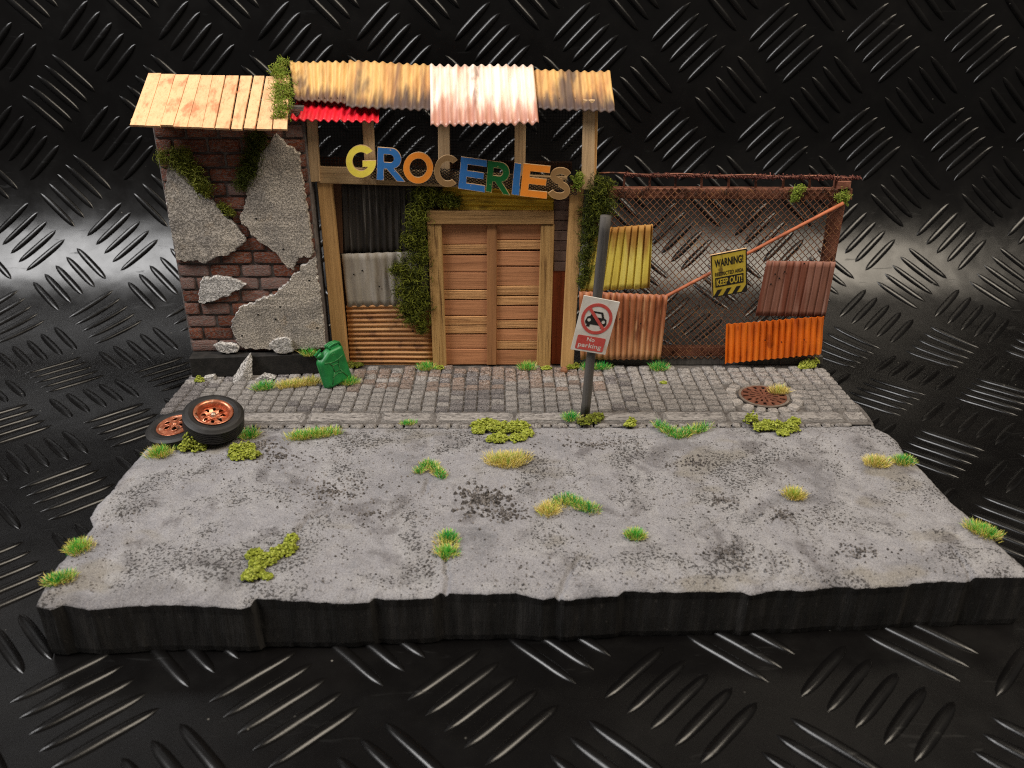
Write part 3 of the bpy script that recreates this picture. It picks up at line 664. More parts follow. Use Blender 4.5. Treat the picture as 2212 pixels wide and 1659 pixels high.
def slab_piece(outline, Y, th, mats, parent, name, seed, bulge=.03, label=None):
    """plaster slab: rough outline in the wall plane, ragged rim a little behind the face"""
    pts = [W(a, b, Y) for a, b in outline]; lp = [(a + R(-.025, .025), b + R(-.025, .025)) for a, b in rough_loop([(p.x, p.z) for p in pts], .07, .07, seed)]
    cx = sum(p[0] for p in lp) / len(lp); cz = sum(p[1] for p in lp) / len(lp); n = len(lp); mb = MB()
    def ins(p, d, sd):
        v = Vector((cx - p[0], cz - p[1])); L = v.length; v = v / L * min(d + .05 * nz(p[0] * 9, p[1] * 9, sd), L * .5) if L > 1e-6 else v; return (p[0] + v.x, p[1] + v.y)
    inner = [ins(p, .035, seed + 3) for p in lp]
    tri = tessellate_polygon([[Vector((p[0], p[1], 0)) for p in inner]])
    vs = [Vector((p[0], Y + .02 * nz(p[0] * 2, p[1] * 2, seed), p[1])) for p in inner] + [Vector((p[0], Y + .06 + .04 * nz(p[0] * 7, p[1] * 7, seed), p[1])) for p in lp] + [Vector((p[0], Y + th, p[1])) for p in lp]
    fs = []
    for t in tri:
        a, b, c_ = (Vector(inner[i]) for i in t); ccw = (b - a).x * (c_ - a).y - (b - a).y * (c_ - a).x > 0
        fs.append(tuple(t) if ccw else tuple(t[::-1]))
    mb.add(vs, fs, 0); k = len(mb.v) - 3 * n
    ar = sum(lp[i][0] * lp[(i + 1) % n][1] - lp[(i + 1) % n][0] * lp[i][1] for i in range(n))
    for lay in (0, 1):
        for i in range(n):
            j = (i + 1) % n; q = [k + lay * n + i, k + lay * n + j, k + (lay + 1) * n + j, k + (lay + 1) * n + i]
            if ar > 0: q = q[::-1]
            mb.f.append(q); mb.m.append(1); mb.sm.append(False)
    return mb
for i, o in enumerate(PL):
    mb = slab_piece(o, YPL if i < 3 else YPL + .02, abs(YPL - YW) + .05, None, bw, '', i * 13)
    part('plaster_patch', mb, [M['plaster'] if i < 3 else M['plaster_pale'], M['plaster_pale'] if i != 1 else M['plaster']], core, ['large plaster slab with a slanting upper edge', 'tall plaster slab tapering to a point at the top', 'plaster slab on the lower corner', 'small loose triangular plaster slab'][i])
# plaster holes
for (px, py) in ((553, 473), (612, 538), (668, 606), (595, 690), (523, 725), (685, 708), (605, 663), (557, 680)):
    mb = MB(); p = W(px, py, YPL - .012); mb.plate([(.05 * R(.6, 1.2) * math.cos(t), .045 * R(.6, 1.2) * math.sin(t)) for t in [k * .785 for k in range(8)]], [], lambda u, v, h: Vector((p.x + u, p.y - h + .03, p.z + v)), .035); part('chip_hole', mb, M['hole'], core)
# roof of boards
ang = math.radians(30); RN = Vector((0, -math.sin(ang), math.cos(ang)))
rp = W(282, 268, -2.0) + RN * .0
roofp = bpy.data.objects.new('roof', None); link(roofp, bw, ORG[bw.name]); roofp.empty_display_size = .05
backx = [255, 370, 495, 615, 722, 825, 935, 1062, 1182, 1290, 1398, 1506]; frontx = [90, 228, 362, 475, 598, 730, 837, 978, 1090, 1205, 1350, 1487]
backy = [195, 205, 208, 210, 212, 215, 216, 220, 222, 222, 216, 218]; fronty = [652, 660, 652, 666, 668, 676, 680, 688, 684, 686, 690, 690]
for i in range(11):
    g = .01 if i < 6 else (.045 if i in (6, 7, 8) else .03)
    A = ONP(*f1([(backx[i], backy[i])])[0], rp, RN); B = ONP(*f1([(backx[i + 1], backy[i])])[0], rp, RN)
    Cq = ONP(*f1([(frontx[i + 1], fronty[i] + 4)])[0], rp, RN); D = ONP(*f1([(frontx[i], fronty[i])])[0], rp, RN)
    A.x += g; D.x += g; B.x -= g; Cq.x -= g
    lift = RN * R(0, .03); th = RN * .09; mb = MB()
    q = [D + lift, Cq + lift, B + lift, A + lift]
    mb.add([v - th for v in q] + q, [(0, 3, 2, 1), (4, 5, 6, 7), (0, 1, 5, 4), (1, 2, 6, 5), (2, 3, 7, 6), (3, 0, 4, 7)]); part('plank', mb, M['roof_wood'], roofp)
for t in (.12, .55):
    a = ONP(*f1([(95 if t < .3 else 190, 585 if t < .3 else 340)])[0], rp, RN) - RN * .17; b = a.copy(); b.x = -9.7
    mb = MB(); mb.bar(a, b, .14, .14, RN); part('batten', mb, M['roof_wood'], roofp)

# ------------------------------------------------------------------ plaster rubble
def chunk(px, label, Y=None, Z=None, depth=.4, seed=0, base=None, lean=0):
    pts = [W(a, b, Y) for a, b in px]; lp = rough_loop([(p.x, p.z) for p in pts], .08, .05, seed)
    cx = sum(p[0] for p in lp) / len(lp); cz = sum(p[1] for p in lp) / len(lp); zmin = min(p[1] for p in lp); n = len(lp)
    mb = MB(); L = 5; vs = []
    for l in range(L):
        t = (0, .12, .4, .8, 1)[l]; sc = [.9, 1.0, 1.0, .9, .6][l]; yy = Y + (t - .1) * depth
        for p in lp:
            z = zmin + max(0, (cz + (p[1] - cz) * sc - zmin)); y = yy + .035 * nz(p[0] * 5, p[1] * 5, seed + l) + lean * (z - zmin)
            vs.append(Vector((cx + (p[0] - cx) * sc + .03 * nz(p[0] * 9, p[1] * 9, l), y, z)))
    fs = []
    ar = sum(lp[i][0] * lp[(i + 1) % n][1] - lp[(i + 1) % n][0] * lp[i][1] for i in range(n))
    for l in range(L - 1):
        for i in range(n):
            j = (i + 1) % n; q = [l * n + i, l * n + j, (l + 1) * n + j, (l + 1) * n + i]; fs.append(q[::-1] if ar > 0 else q)
    vs.append(Vector((cx, Y - .1 * depth, cz))); vs.append(Vector((cx, Y + depth, cz)))
    for i in range(n):
        j = (i + 1) % n; q = [L * n, i, j]; fs.append(q if ar > 0 else q[::-1]); q = [(L - 1) * n + j, (L - 1) * n + i, L * n + 1]; fs.append(q if ar > 0 else q[::-1])
    mb.add(vs, fs, 0, False)
    return solo('plaster_chunk', mb, M['plaster_pale'], (cx, Y, zmin), label, 'rubble', 'broken plaster chunks by the brick wall')
chunk(f2([(680, 1240), (720, 1222), (800, 1226), (880, 1240), (905, 1265), (890, 1305), (800, 1312), (730, 1300)]), 'flat plaster chunk lying on the black plinth nearest its outer end', -1.0, depth=.35, seed=1)
chunk(f2([(1170, 1230), (1215, 1185), (1330, 1168), (1370, 1200), (1385, 1300), (1320, 1315), (1240, 1312), (1190, 1275)]), 'upright pale plaster chunk on the black plinth beside the plinth grass', -1.02, depth=.3, seed=2)
chunk(f2([(980, 1345), (1000, 1400), (1015, 1560), (1000, 1612), (930, 1620), (838, 1605), (850, 1540), (905, 1440)]), 'tall triangular plaster shard leaning against the plinth front', -1.75, depth=.25, seed=3, lean=.3)
chunk(f2([(560, 1560), (600, 1520), (680, 1510), (700, 1570), (690, 1640), (610, 1625)]), 'small lumpy plaster chunk on the cobbles at the plinth corner', -1.6, depth=.45, seed=4)
chunk(f2([(1000, 1595), (1050, 1545), (1120, 1505), (1200, 1520), (1225, 1535), (1150, 1560), (1080, 1610), (1010, 1625)]), 'thin wedge of plaster lying in the grass before the plinth', -1.55, depth=.5, seed=5)

# ================================================================== corrugated sheets
def corr(corners, nr, amp, th, axis='u', prof='sin', nu=None, nv=10, ragged=0., bend=0., seed=0, off=0.):
    """corners TL,TR,BR,BL (world); ridges run along v when axis='u'"""
    TL, TR, BR, BL = [Vector(p) for p in corners]; N0 = (TR - TL).cross(BL - TL).normalized()
    if N0.dot(CAM - TL) < 0: N0 = -N0
    def wave(t):
        x = t * nr
        if prof == 'sin': return math.sin(2 * math.pi * x)
        if prof == 'tri': return (1 if x % 1 < .25 or x % 1 >= .75 else -1) if abs((x % .5) - .25) > .01 else 0
        f = (x % 1); return 1 if f < .68 else (-1 if .74 < f < .94 else (1 - (f - .68) / .03 if f <= .74 else -1 + (f - .94) / .03))
    def fn(u, v):
        rg = ragged * nz(u * nr * .9, seed, 2.) if v > .99 else 0
        p = TL.lerp(TR, u).lerp(BL.lerp(BR, u), v + rg)
        k = wave(u if axis == 'u' else v)
        a = amp * (1 + .35 * nz(u * 3, v * 2, seed + 5))
        return p + N0 * (off + a * k + bend * nz(u * 2.2 + seed, v * 2.2, seed) ), N0
    mb = MB(); nn = int(nr * {'sin': 10, 'tri': 2, 'trap': 14}[prof]) if nu is None else nu
    if axis == 'u': mb.sheet(nn, nv, fn, th, 0, prof != 'tri')
    else: mb.sheet(nv, nn, fn, th)
    return mb

# ================================================================== grocery shop
def D3(l): return [(589.8 + .24449 * a, 110.6 + .24449 * b) for a, b in l]
def D4(l): return [(884.8 + .24449 * a, 110.6 + .24449 * b) for a, b in l]
def D5(l): return [(663.6 + .27993 * a, 368.65 + .27993 * b) for a, b in l]
def D6(l): return [(1179.7 + .31666 * a, 331.8 + .31666 * b) for a, b in l]
shop = thing('grocery_shop', 'timber and corrugated iron grocery shop front with double plank door', 'shop', (-2.7, 0, 0))
def wallquad(mb, px, Yf, th, mi=0, jit=0.0, z0=None):
    """timber whose front face covers the pixel quad TL,TR,BR,BL in plane Yf"""
    q = [W(a, b, Yf) for a, b in px]
    if z0 is not None: q[2].z = z0; q[3].z = z0
    TL, TR, BR, BL = q; b = Vector((0, th, 0)); e = .025
    def ins(P, A, B): return P + (A - P).normalized() * e + (B - P).normalized() * e
    fr_ = [ins(TL, TR, BL), ins(TR, TL, BR), ins(BR, BL, TR), ins(BL, BR, TL)]; m = [v + Vector((0, e, 0)) for v in q]; k = [v + b for v in q]
    mb.add(fr_ + m + k, [(0, 3, 2, 1)] + [(i, (i + 1) % 4, 4 + (i + 1) % 4, 4 + i) for i in range(4)] + [(4 + i, 4 + (i + 1) % 4, 8 + (i + 1) % 4, 8 + i) for i in range(4)] + [(8, 9, 10, 11)], mi)
    return mb
def tim(name, px, Yf, th, mat, parent=None, z0=None, label=None):
    return part(name, wallquad(MB(), px, Yf, th, 0, 0, z0), M[mat], parent or shop, label)
# lower posts
tim('post', D5([(75, 95), (187, 95), (315, 1470), (205, 1470)]), -.12, .42, 'timber', z0=-.05)
tim('post', D5([(2030, 120), (2140, 120), (2055, 1510), (1958, 1510)]), -.12, .42, 'timber', z0=-.05)
tim('stud', D5([(200, 100), (262, 100), (275, 640), (235, 640)]), .22, .2, 'timber_dark')
# cladding (behind the posts)
part('wall_sheet', corr([W(*p, .34) for p in D5([(205, 90), (1000, 60), (1000, 660), (235, 660)])], 15, .05, .03, 'u', 'sin', nv=6, seed=3), M['wall_black'], shop, 'black sooty corrugated sheet')
part('wall_sheet', corr([W(*p, .2) for p in D5([(265, 642), (930, 622), (940, 1040), (310, 1050)])], 9, .035, .03, 'u', 'sin', nv=8, ragged=.01, bend=.03, seed=4), M['wall_grey'], shop, 'grey galvanised corrugated sheet')
part('wall_sheet', corr([W(*p, .24) for p in D5([(300, 1040), (968, 1030), (975, 1502), (335, 1498)])], 13, .055, .03, 'v', 'sin', nv=10, seed=5), M['wall_copper'], shop, 'copper brown corrugated sheet with level ridges')
part('wall_sheet', corr([W(*p, .16) for p in D5([(1040, 90), (1900, 150), (1900, 312), (1050, 312)])], 4.5, .04, .03, 'v', 'sin', nv=10, seed=6), M['wall_ochre'], shop, 'ochre yellow sheet over the door')
for k in range(8):
    y = 150 + k * 79; tim('side_board', D5([(1903, y), (2030, y), (2028 - 0, y + 74), (1903, y + 74)]), .14 + .012 * (k % 2), .12, 'grey_slat')
tim('side_board', D5([(1893, 772), (2020, 772), (1990, 1506), (1880, 1506)]), .2, .12, 'red_board', z0=-.03)
# back wall so that nothing shows through between the boards
mb = MB(); mb.box((-8.2, .42, -.05), (2.75, .5, 8.6)); part('back_board', mb, M['timber_dark'], shop)
# door
door = bpy.data.objects.new('door', None); link(door, shop, ORG[shop.name]); door.empty_display_size = .05
YD = .14
Lp = [(415, 570, 0), (572, 648, 1), (652, 783, 0), (785, 918, 0), (920, 995, 1), (997, 1120, 0), (1124, 1193, 1), (1196, 1260, 1), (1263, 1372, 0), (1374, 1500, 0)]
Rp = [(415, 535, 0), (537, 612, 1), (620, 736, 0), (740, 888, 0), (890, 964, 1), (968, 1041, 1), (1043, 1152, 0), (1154, 1219, 1), (1221, 1312, 0), (1314, 1382, 1), (1384, 1500, 0)]
def edgex(xa, xb, y): return lerp(xa, xb, (y - 415) / 1085)
for (a, b, g) in Lp:
    tim('plank', D5([(edgex(1036, 1070, a), a + 2), (1392, a + R(-2, 4)), (1392, b - 2 + R(-3, 1)), (edgex(1036, 1070, b), b - 2)]), YD + R(-.015, .015) - (.03 if g else 0), .12, 'door_grain' if g else 'door_wide', door)
for (a, b, g) in Rp:
    tim('plank', D5([(1460, a + 2), (edgex(1812, 1778, a), a + R(-2, 4)), (edgex(1812, 1778, b), b - 2 + R(-3, 1)), (1460, b - 2)]), YD + R(-.015, .015) - (.03 if g else 0), .12, 'door_grain' if g else 'door_wide', door)
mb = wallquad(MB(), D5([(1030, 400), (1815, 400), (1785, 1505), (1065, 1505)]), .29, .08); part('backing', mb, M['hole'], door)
tim('mullion', D5([(1387, 415), (1465, 415), (1460, 1500), (1386, 1500)]), .0, .26, 'mullion', door)
fra = bpy.data.objects.new('door_frame', None); link(fra, shop, ORG[shop.name]); fra.empty_display_size = .05
tim('jamb', D5([(925, 415), (1036, 415), (1075, 1515), (972, 1515)]), -.1, .4, 'frame_z', fra, z0=-.04)
tim('jamb', D5([(1805, 420), (1908, 420), (1876, 1508), (1770, 1508)]), -.1, .4, 'frame_z', fra, z0=-.04)
tim('lintel', D5([(919, 310), (1904, 318), (1904, 416), (924, 416)]), -.16, .44, 'frame_x', fra)
# beams and upper frame
tim('beam', D3([(395, 1018), (2600, 1110), (2600, 1230), (395, 1168)]), -.22, .34, 'timber_x', label='light front beam')
tim('beam', D3([(330, 935), (2640, 985), (2640, 1060), (330, 1020)]), .2, .25, 'timber_dark_x', label='dark rear beam')
tim('stud', D3([(224, 590), (304, 590), (330, 1168), (270, 1172)]), -.2, .4, 'timber_grey')
tim('stud', D3([(294, 590), (380, 590), (414, 1152), (316, 1160)]), -.36, .3, 'timber_grey')
for (xa, xb, xc, xd, yb) in ((780, 882, 915, 820, 1178), (1452, 1558, 1568, 1462, 1192)):
    tim('stud', D3([(xa + 3, 585), (xb + 3, 585), (xc, yb), (xd, yb)]), -.32, .1, 'timber_grey')
tim('stud', D4([(932, 470), (1032, 470), (1018, 1190), (920, 1190)]), -.32, .1, 'timber_grey')
tim('stud', D4([(1537, 430), (1640, 430), (1632, 1224), (1519, 1222)]), -.36, .25, 'timber_grey')
tim('stud', D4([(1622, 430), (1668, 430), (1650, 1100), (1618, 1100)]), -.2, .4, 'timber')
# fine black screen in the opening and the roof beam above it
mb = MB(); za, zb, xa, xb = 8.9, 12.2, -8.35, 2.75; ys = -.08
x = xa
while x <= xb: mb.box((x - .012, ys - .010, za), (x + .012, ys + .010, zb)); x += .128
z = za
while z <= zb: mb.box((xa, ys - .026, z - .012), (xb, ys - .011, z + .012)); z += .128
part('wire_screen', mb, M['black_wire'], shop, kind='stuff')
mb = MB(); mb.box((-7.9, -.1, 11.85), (3.0, .25, 12.1)); part('roof_beam', mb, M['timber_dark_x'], shop)
mb = MB(); mb.box((-8.3, .7, 12.2), (3.2, .95, 12.45)); part('roof_beam', mb, M['timber_dark_x'], shop)
# roof sheets on one slope
rq = W(932, 236.5, -.75)
def rsheet(px, nr, mat, off, label, seed, amp=.05, prof='sin', ragged=.02):
    cs = [ONP(a, b, rq + RN * off, RN) for a, b in px]
    return part('roof_sheet', corr(cs, nr, amp, .03, 'u', prof, nv=14, ragged=ragged, bend=.04, seed=seed), M[mat], shop, label)
rsheet([(642, 212), (820, 226), (818, 263), (625, 258)], 11, 'roof_red', -.27, 'short bright red roof sheet under the tan ones', 1, .06)
rsheet([(625, 133), (762, 134), (754, 223), (636, 216)], 8.5, 'roof_tan', .0, 'tan roof sheet beside the moss', 2)
rsheet([(753, 131), (937, 140), (936, 238), (747, 231)], 10.5, 'roof_grey', .08, 'tan and grey streaked roof sheet', 3)
rsheet([(1140, 151), (1318, 154), (1329, 241), (1146, 234)], 10.5, 'roof_grey', .02, 'tan and grey roof sheet at the fence end', 4)
rsheet([(928, 140), (1152, 142), (1164, 265), (930, 271)], 12.5, 'roof_pink', .12, 'pale pink roof sheet standing proud', 5, .07)

# ------------------------------------------------------------------ letters
def arc(cx, cy, rx, ry, a0, a1, n=20): return [(cx + rx * math.cos(math.radians(lerp(a0, a1, i / n))), cy + ry * math.sin(math.radians(lerp(a0, a1, i / n)))) for i in range(n + 1)]
T = .24
def L_G():
    o = arc(.5, .5, .5, .5, 38, 360, 40)
    return o + [(1, .52), (.55, .52), (.55, .33), (.74, .33)] + arc(.5, .5, .285, .285, 322, 46, 34), []
def L_R():
    o = [(0, 0), (.26, 0), (.26, .36), (.36, .36), (.74, 0), (1.04, 0), (.64, .39)] + arc(.55, .69, .37, .31, -72, 90, 18) + [(0, 1)]
    h = [(.26, .56), (.5, .56)] + arc(.5, .68, .14, .12, -80, 80, 10) + [(.5, .8), (.26, .8)]
    return o, [h]
def L_O(): return arc(.5, .5, .5, .5, 0, 351, 40), [arc(.5, .5, .29, .3, 0, 351, 36)]
def L_C():
    return arc(.55, .5, .53, .5, 48, 312, 36) + arc(.55, .5, .31, .31, 306, 54, 30), []
def L_E(): return [(0, 0), (.92, 0), (.92, .21), (.26, .21), (.26, .4), (.84, .4), (.84, .6), (.26, .6), (.26, .79), (.92, .79), (.92, 1), (0, 1)], []
def L_I(): return [(0, 0), (1, 0), (1, 1), (0, 1)], []
def L_S():
    """centre line of the S, swept as a ribbon"""
    return arc(.51, .735, .36, .16, 20, 270, 20) + arc(.50, .285, .38, .185, 80, -160, 22)[0:], 'ribbon'
sg = thing('shop_sign', 'row of painted letters spelling GROCERIES hung crooked on the shop front', 'sign', (-2, -.6, 8.9))
LET = [('G', L_G, D3([(645, 828), (908, 822), (918, 1108), (650, 1118)]), 'p_yellow', 'yellow letter G'),
 ('R', L_R, D3([(926, 843), (1150, 860), (1160, 1150), (918, 1132)]), 'p_blue', 'blue letter R'),
 ('O', L_O, D3([(1160, 882), (1424, 894), (1408, 1172), (1146, 1158)]), 'p_orange', 'orange letter O'),
 ('C', L_C, D3([(1428, 905), (1655, 922), (1640, 1202), (1414, 1186)]), 'p_khaki', 'khaki letter C'),
 ('E', L_E, D4([(455, 928), (706, 962), (684, 1246), (430, 1208)]), 'p_blue', 'blue letter E'),
 ('R', L_R, D4([(692, 962), (908, 992), (880, 1268), (672, 1236)]), 'p_green', 'dark green letter R'),
 ('I', L_I, D4([(926, 982), (986, 990), (968, 1270), (900, 1260)]), 'p_blue', 'blue letter I'),
 ('E', L_E, D4([(1006, 988), (1265, 1014), (1230, 1302), (974, 1274)]), 'p_orange', 'orange letter E'),
 ('S', L_S, D4([(1250, 1014), (1440, 1034), (1404, 1316), (1208, 1292)]), 'p_khaki', 'khaki letter S')]
for i, (ch, fn_, q, mt, lb) in enumerate(LET):
    TL, TR, BR, BL = [W(a, b, -.62 - .02 * (i % 2)) for a, b in q]
    f = lambda u, v, h: BL.lerp(BR, u).lerp(TL.lerp(TR, u), v) + Vector((0, -h, 0))
    o, h = fn_(); mb = MB()
    if h == 'ribbon':
        vs = []; hw = .115
        for k, p in enumerate(o):
            a = Vector(o[max(0, k - 1)]); b = Vector(o[min(len(o) - 1, k + 1)]); t_ = Vector(((b - a).x * .8, (b - a).y)).normalized(); n_ = Vector((-t_.y * 1.12, t_.x * .9))
            for sg_ in (1, -1):
                for hh in (.11, 0): vs.append(f(p[0] + n_.x * hw * sg_, p[1] + n_.y * hw * sg_, hh))
        fs = []; ms = []
        for k in range(len(o) - 1):
            q0, q1 = 4 * k, 4 * k + 4
            mb2 = [((q0, q0 + 2, q1 + 2, q1), 0), ((q0, q1, q1 + 1, q0 + 1), 1), ((q0 + 2, q0 + 3, q1 + 3, q1 + 2), 1), ((q0 + 1, q1 + 1, q1 + 3, q0 + 3), 1)]
            for ff, mm in mb2: fs.append(ff); ms.append(mm)
        e = 4 * (len(o) - 1); fs += [(0, 1, 3, 2), (e, e + 2, e + 3, e + 1)]; ms += [1, 1]
        for ff, mm in zip(fs, ms): mb.f.append(list(ff)[::-1]); mb.m.append(mm); mb.sm.append(False)
        mb.v += vs
    else: mb.plate(o, h, f, .11, 0, 1)
    part('letter', mb, [M[mt], M['card']], sg, lb)
# expanded mesh strip the letters are glued to
def wave_net(mb, fn, nx, nr, r, seg=6, n=3):
    """rows of touching waves: diamond mesh. fn(u, w) -> point, w in rows"""
    for k in range(nr + 1):
        pts = []
        for i in range(nx * seg + 1):
            t = i / seg; ph = math.acos(max(-1, min(1, math.cos(2 * math.pi * t)))) / math.pi
            tr = (1 - 2 * ph); tr = tr * (1.15 - .15 * tr * tr)
            pts.append(fn(i / (nx * seg), k + .5 * tr * (1 if k % 2 else -1)))
        mb.tube(pts, r, n, 0, True, False)
mb = MB(); A, B, Cc, Dd = [W(a, b, -.42) for a, b in ((800, 352), (1250, 392), (1246, 420), (800, 384))]
wave_net(mb, lambda u, w: A.lerp(B, u).lerp(Dd.lerp(Cc, u), w / 10) , 48, 10, .022, 4)
part('backing_mesh', mb, M['brown_wire'], sg, kind='stuff')

# ================================================================== fence
fe = thing('chain_link_fence', 'rusty chain link fence with top rail, diagonal brace and barbed wire', 'fence', (8.6, 0, 0))
YF = .15
tim('top_rail', D6([(330, 236), (2092, 242), (2085, 316), (330, 306)]), YF, .4, 'rust', fe)
tim('post', D6([(1978, 240), (2062, 240), (1878, 1250), (1812, 1250)]), YF + .1, .5, 'rust', fe, z0=0)
tim('post', D6([(300, 240), (362, 240), (330, 1420), (272, 1420)]), YF + .1, .4, 'rust', fe, z0=0)
tim('post_cap', D6([(1993, 188), (2084, 188), (2078, 244), (1990, 244)]), YF - .12, .6, 'rust', fe)
tim('bottom_rail', D6([(500, 1322), (1850, 1322), (1845, 1388), (500, 1388)]), YF + .06, .3, 'rust', fe)
tim('sill_board', D6([(240, 1385), (1890, 1385), (1885, 1436), (240, 1440)]), YF - .02, .4, 'pole', fe, z0=-.05)
mb = MB(); a, b = [W(*p, YF - .27) for p in D6([(560, 1110), (2028, 338)])]; mb.tube([a.lerp(b, t / 6) for t in range(7)], .082, 10); part('brace', mb, M['brace'], fe)
mb = MB(); A, B, Cc, Dd = [W(*p, YF - .06) for p in D6([(330, 245), (2050, 248), (1858, 1390), (300, 1390)])]
wave_net(mb, lambda u, w: A.lerp(B, u).lerp(Dd.lerp(Cc, u), w / 50) + Vector((0, .05 * nz(u * 5, w * .12, 4), 0)), 36, 50, .0235, 6)
part('chain_link', mb, M['rust_dark'], fe, kind='stuff')
# outriggers and barbed wire
YBW = -.25
for xx in (360, 530, 705, 880, 1058, 1243, 1428, 1615, 1795, 1975):
    a = W(*D6([(xx, 244)])[0], YF + .2); b = W(*D6([(xx + 4, 150 + (xx - 360) * .015)])[0], YF + .05); mb = MB(); mb.bar(a, b, .09, .07, Vector((0, -1, 0))); part('bracket', mb, M['rust'], fe)
mb = MB(); wa = W(*D6([(358, 134)])[0], YF); wb = W(*D6([(2095, 160)])[0], YF)
mb.tube([wa.lerp(wb, t / 30) + Vector((0, .02 * math.sin(t), .03 * math.sin(t * .8))) for t in range(31)], .04, 6)
part('wire_rod', mb, M['rust'], fe)
mb = MB()
for s_ in (0, 1, 2):
    pts = []
    for t in range(240):
        u = t / 239; p = wa.lerp(wb, lerp(.1, 1.02, u)); a = t * .9 + s_ * 2.1; r = .05 + .04 * nz(t * .21, s_)
        pts.append(p + Vector((0, math.cos(a) * r, math.sin(a) * r - .07 + .05 * nz(t * .05, s_ * 3))))
    mb.tube(pts, .026, 4, 0, True, False)
for k in range(190):
    u = R(.08, 1.03) if k < 90 else R(.55, 1.04); p = wa.lerp(wb, u) + Vector((R(-.05, .05), R(-.06, .06), R(-.12, .05))); d = Vector((R(-1, 1), R(-1, 1), R(-1, .6))).normalized() * R(.1, .2)
    mb.tube([p - d * .5, p + d * .2, p + d], [.03, .026, .006], 4, 0, False)
part('barbed_wire', mb, M['rust_barb'], fe, kind='stuff')
# black twine knots on the rail
mb = MB()
for k in range(46):
    xx = random.choice((520, 660, 1000, 1050, 1240, 1300, 1620, 1800, 1930, 2000)) + R(-45, 45); p = W(*D6([(xx, 248 + R(-14, 55))])[0], YF - .08)
    mb.tube([p + Vector((R(-.1, .1), R(-.04, .02), R(-.12, .12))) for _ in range(4)], .013, 4, 0, True)
part('twine', mb, M['brown_wire'], fe, kind='stuff')
GS = 'corrugated sheets patched onto the fence'
def fsheet(px, nr, amp, mat, Y, label, prof, seed, lean=0., ragged=.01, nv=10, bend=.03):
    q = [W(a, b, Y) for a, b in D6(px)]; 
    q[2].y -= lean; q[3].y -= lean
    ctr = sum(q, Vector()) / 4; ctr.z = min(v.z for v in q)
    return solo('corrugated_sheet', corr(q, nr, amp, .03, 'u', prof, nv=nv, ragged=ragged, bend=bend, seed=seed), M[mat], ctr, label, 'metal sheet', GS)
fsheet([(322, 512), (728, 482), (705, 918), (232, 940)], 9, .05, 'sheet_yellow', YF - .28, 'faded yellow corrugated sheet on the fence behind the no parking pole', 'trap', 1)
sh_rust = fsheet([(225, 940), (832, 965), (780, 1405), (235, 1405)], 13.5, .06, 'sheet_rust', YF - .42, 'rusted brown corrugated sheet low on the fence beside the no parking board', 'sin', 2)
sh_plum = fsheet([(1505, 730), (1975, 738), (1903, 1112), (1428, 1105)], 9.5, .025, 'sheet_plum', YF - .3, 'plum brown corrugated sheet with holes at the open end of the fence', 'trap', 3)
sh_or = fsheet([(1225, 1165), (1900, 1112), (1880, 1368), (1218, 1432)], 15.5, .07, 'sheet_orange', YF - .48, 'bright orange corrugated sheet standing along the fence foot', 'tri', 4, ragged=.0)
def nail_hole(parent, px, py, Y, r=.04):
    p = W(px, py, Y); mb = MB(); mb.plate([(r * R(.7, 1.2) * math.cos(k * .785), r * R(.7, 1.2) * math.sin(k * .785)) for k in range(8)], [], lambda u, v, h: Vector((p.x + u, p.y - h, p.z + v)), .02)
    part('nail_hole', mb, M['hole'], parent)
for (a_, b_) in ((503, 1128), (645, 1160)): nail_hole(sh_rust, *D6([(a_, b_)])[0], YF - .49)
for (a_, b_) in ((1562, 822), (1628, 806), (1533, 890), (1760, 750), (1590, 850)): nail_hole(sh_plum, *D6([(a_, b_)])[0], YF - .335)
for (a_, b_) in ((1493, 1272), (1605, 1285), (1760, 1270)): nail_hole(sh_or, *D6([(a_, b_)])[0], YF - .56, .035)
for (a_, b_) in ((360, 800), (425, 772), (557, 895)): nail_hole(shop, *D5([(a_, b_)])[0], .15)
nail_hole(shop, *D5([(815, 1238)])[0], .17)
# ------------------------------------------------------------------ flat print helpers
def text_mesh(txt, bold=0.0):
    cu = bpy.data.curves.new('t', 'FONT'); cu.body = txt; cu.size = 1; cu.offset = bold; cu.resolution_u = 3; cu.align_x = 'LEFT'; cu.space_line = .95
    o = bpy.data.objects.new('t', cu); COL.objects.link(o); dg = bpy.context.evaluated_depsgraph_get(); dg.update()
    me = bpy.data.meshes.new_from_object(o.evaluated_get(dg)); vs = [v.co.copy() for v in me.vertices]; fs = [tuple(p.vertices) for p in me.polygons]
    bpy.data.objects.remove(o); bpy.data.curves.remove(cu); bpy.data.meshes.remove(me); return vs, fs
def put_text(txt, fn, u0, v0, u1, v1, h, bold=0.0):
    vs, fs = text_mesh(txt, bold); x0 = min(v.x for v in vs); x1 = max(v.x for v in vs); y0 = min(v.y for v in vs); y1 = max(v.y for v in vs)
    mb = MB(); out = [fn(lerp(u0, u1, (v.x - x0) / (x1 - x0)), lerp(v1, v0, (v.y - y0) / (y1 - y0)), h) for v in vs]
    # keep the print facing outwards
    n = (fn(1, 0, 0) - fn(0, 0, 0)).cross(fn(0, 0, 0) - fn(0, 1, 0)); up = fn(0, 0, 1) - fn(0, 0, 0)
    mb.add(out, fs if n.dot(up) > 0 else [f[::-1] for f in fs]); return mb
def flat(poly, fn, h, holes=(), mb=None):
    mb = mb or MB(); mb.plate(poly, list(holes), lambda u, v, t: fn(u, v, t + h), .006); return mb
def plane(q):
    TL, TR, BR, BL = q; N0 = (TR - TL).cross(BL - TL).normalized(); N0 = N0 if N0.dot(CAM - TL) > 0 else -N0
    return lambda u, v, h: TL.lerp(TR, u).lerp(BL.lerp(BR, u), v) + N0 * h
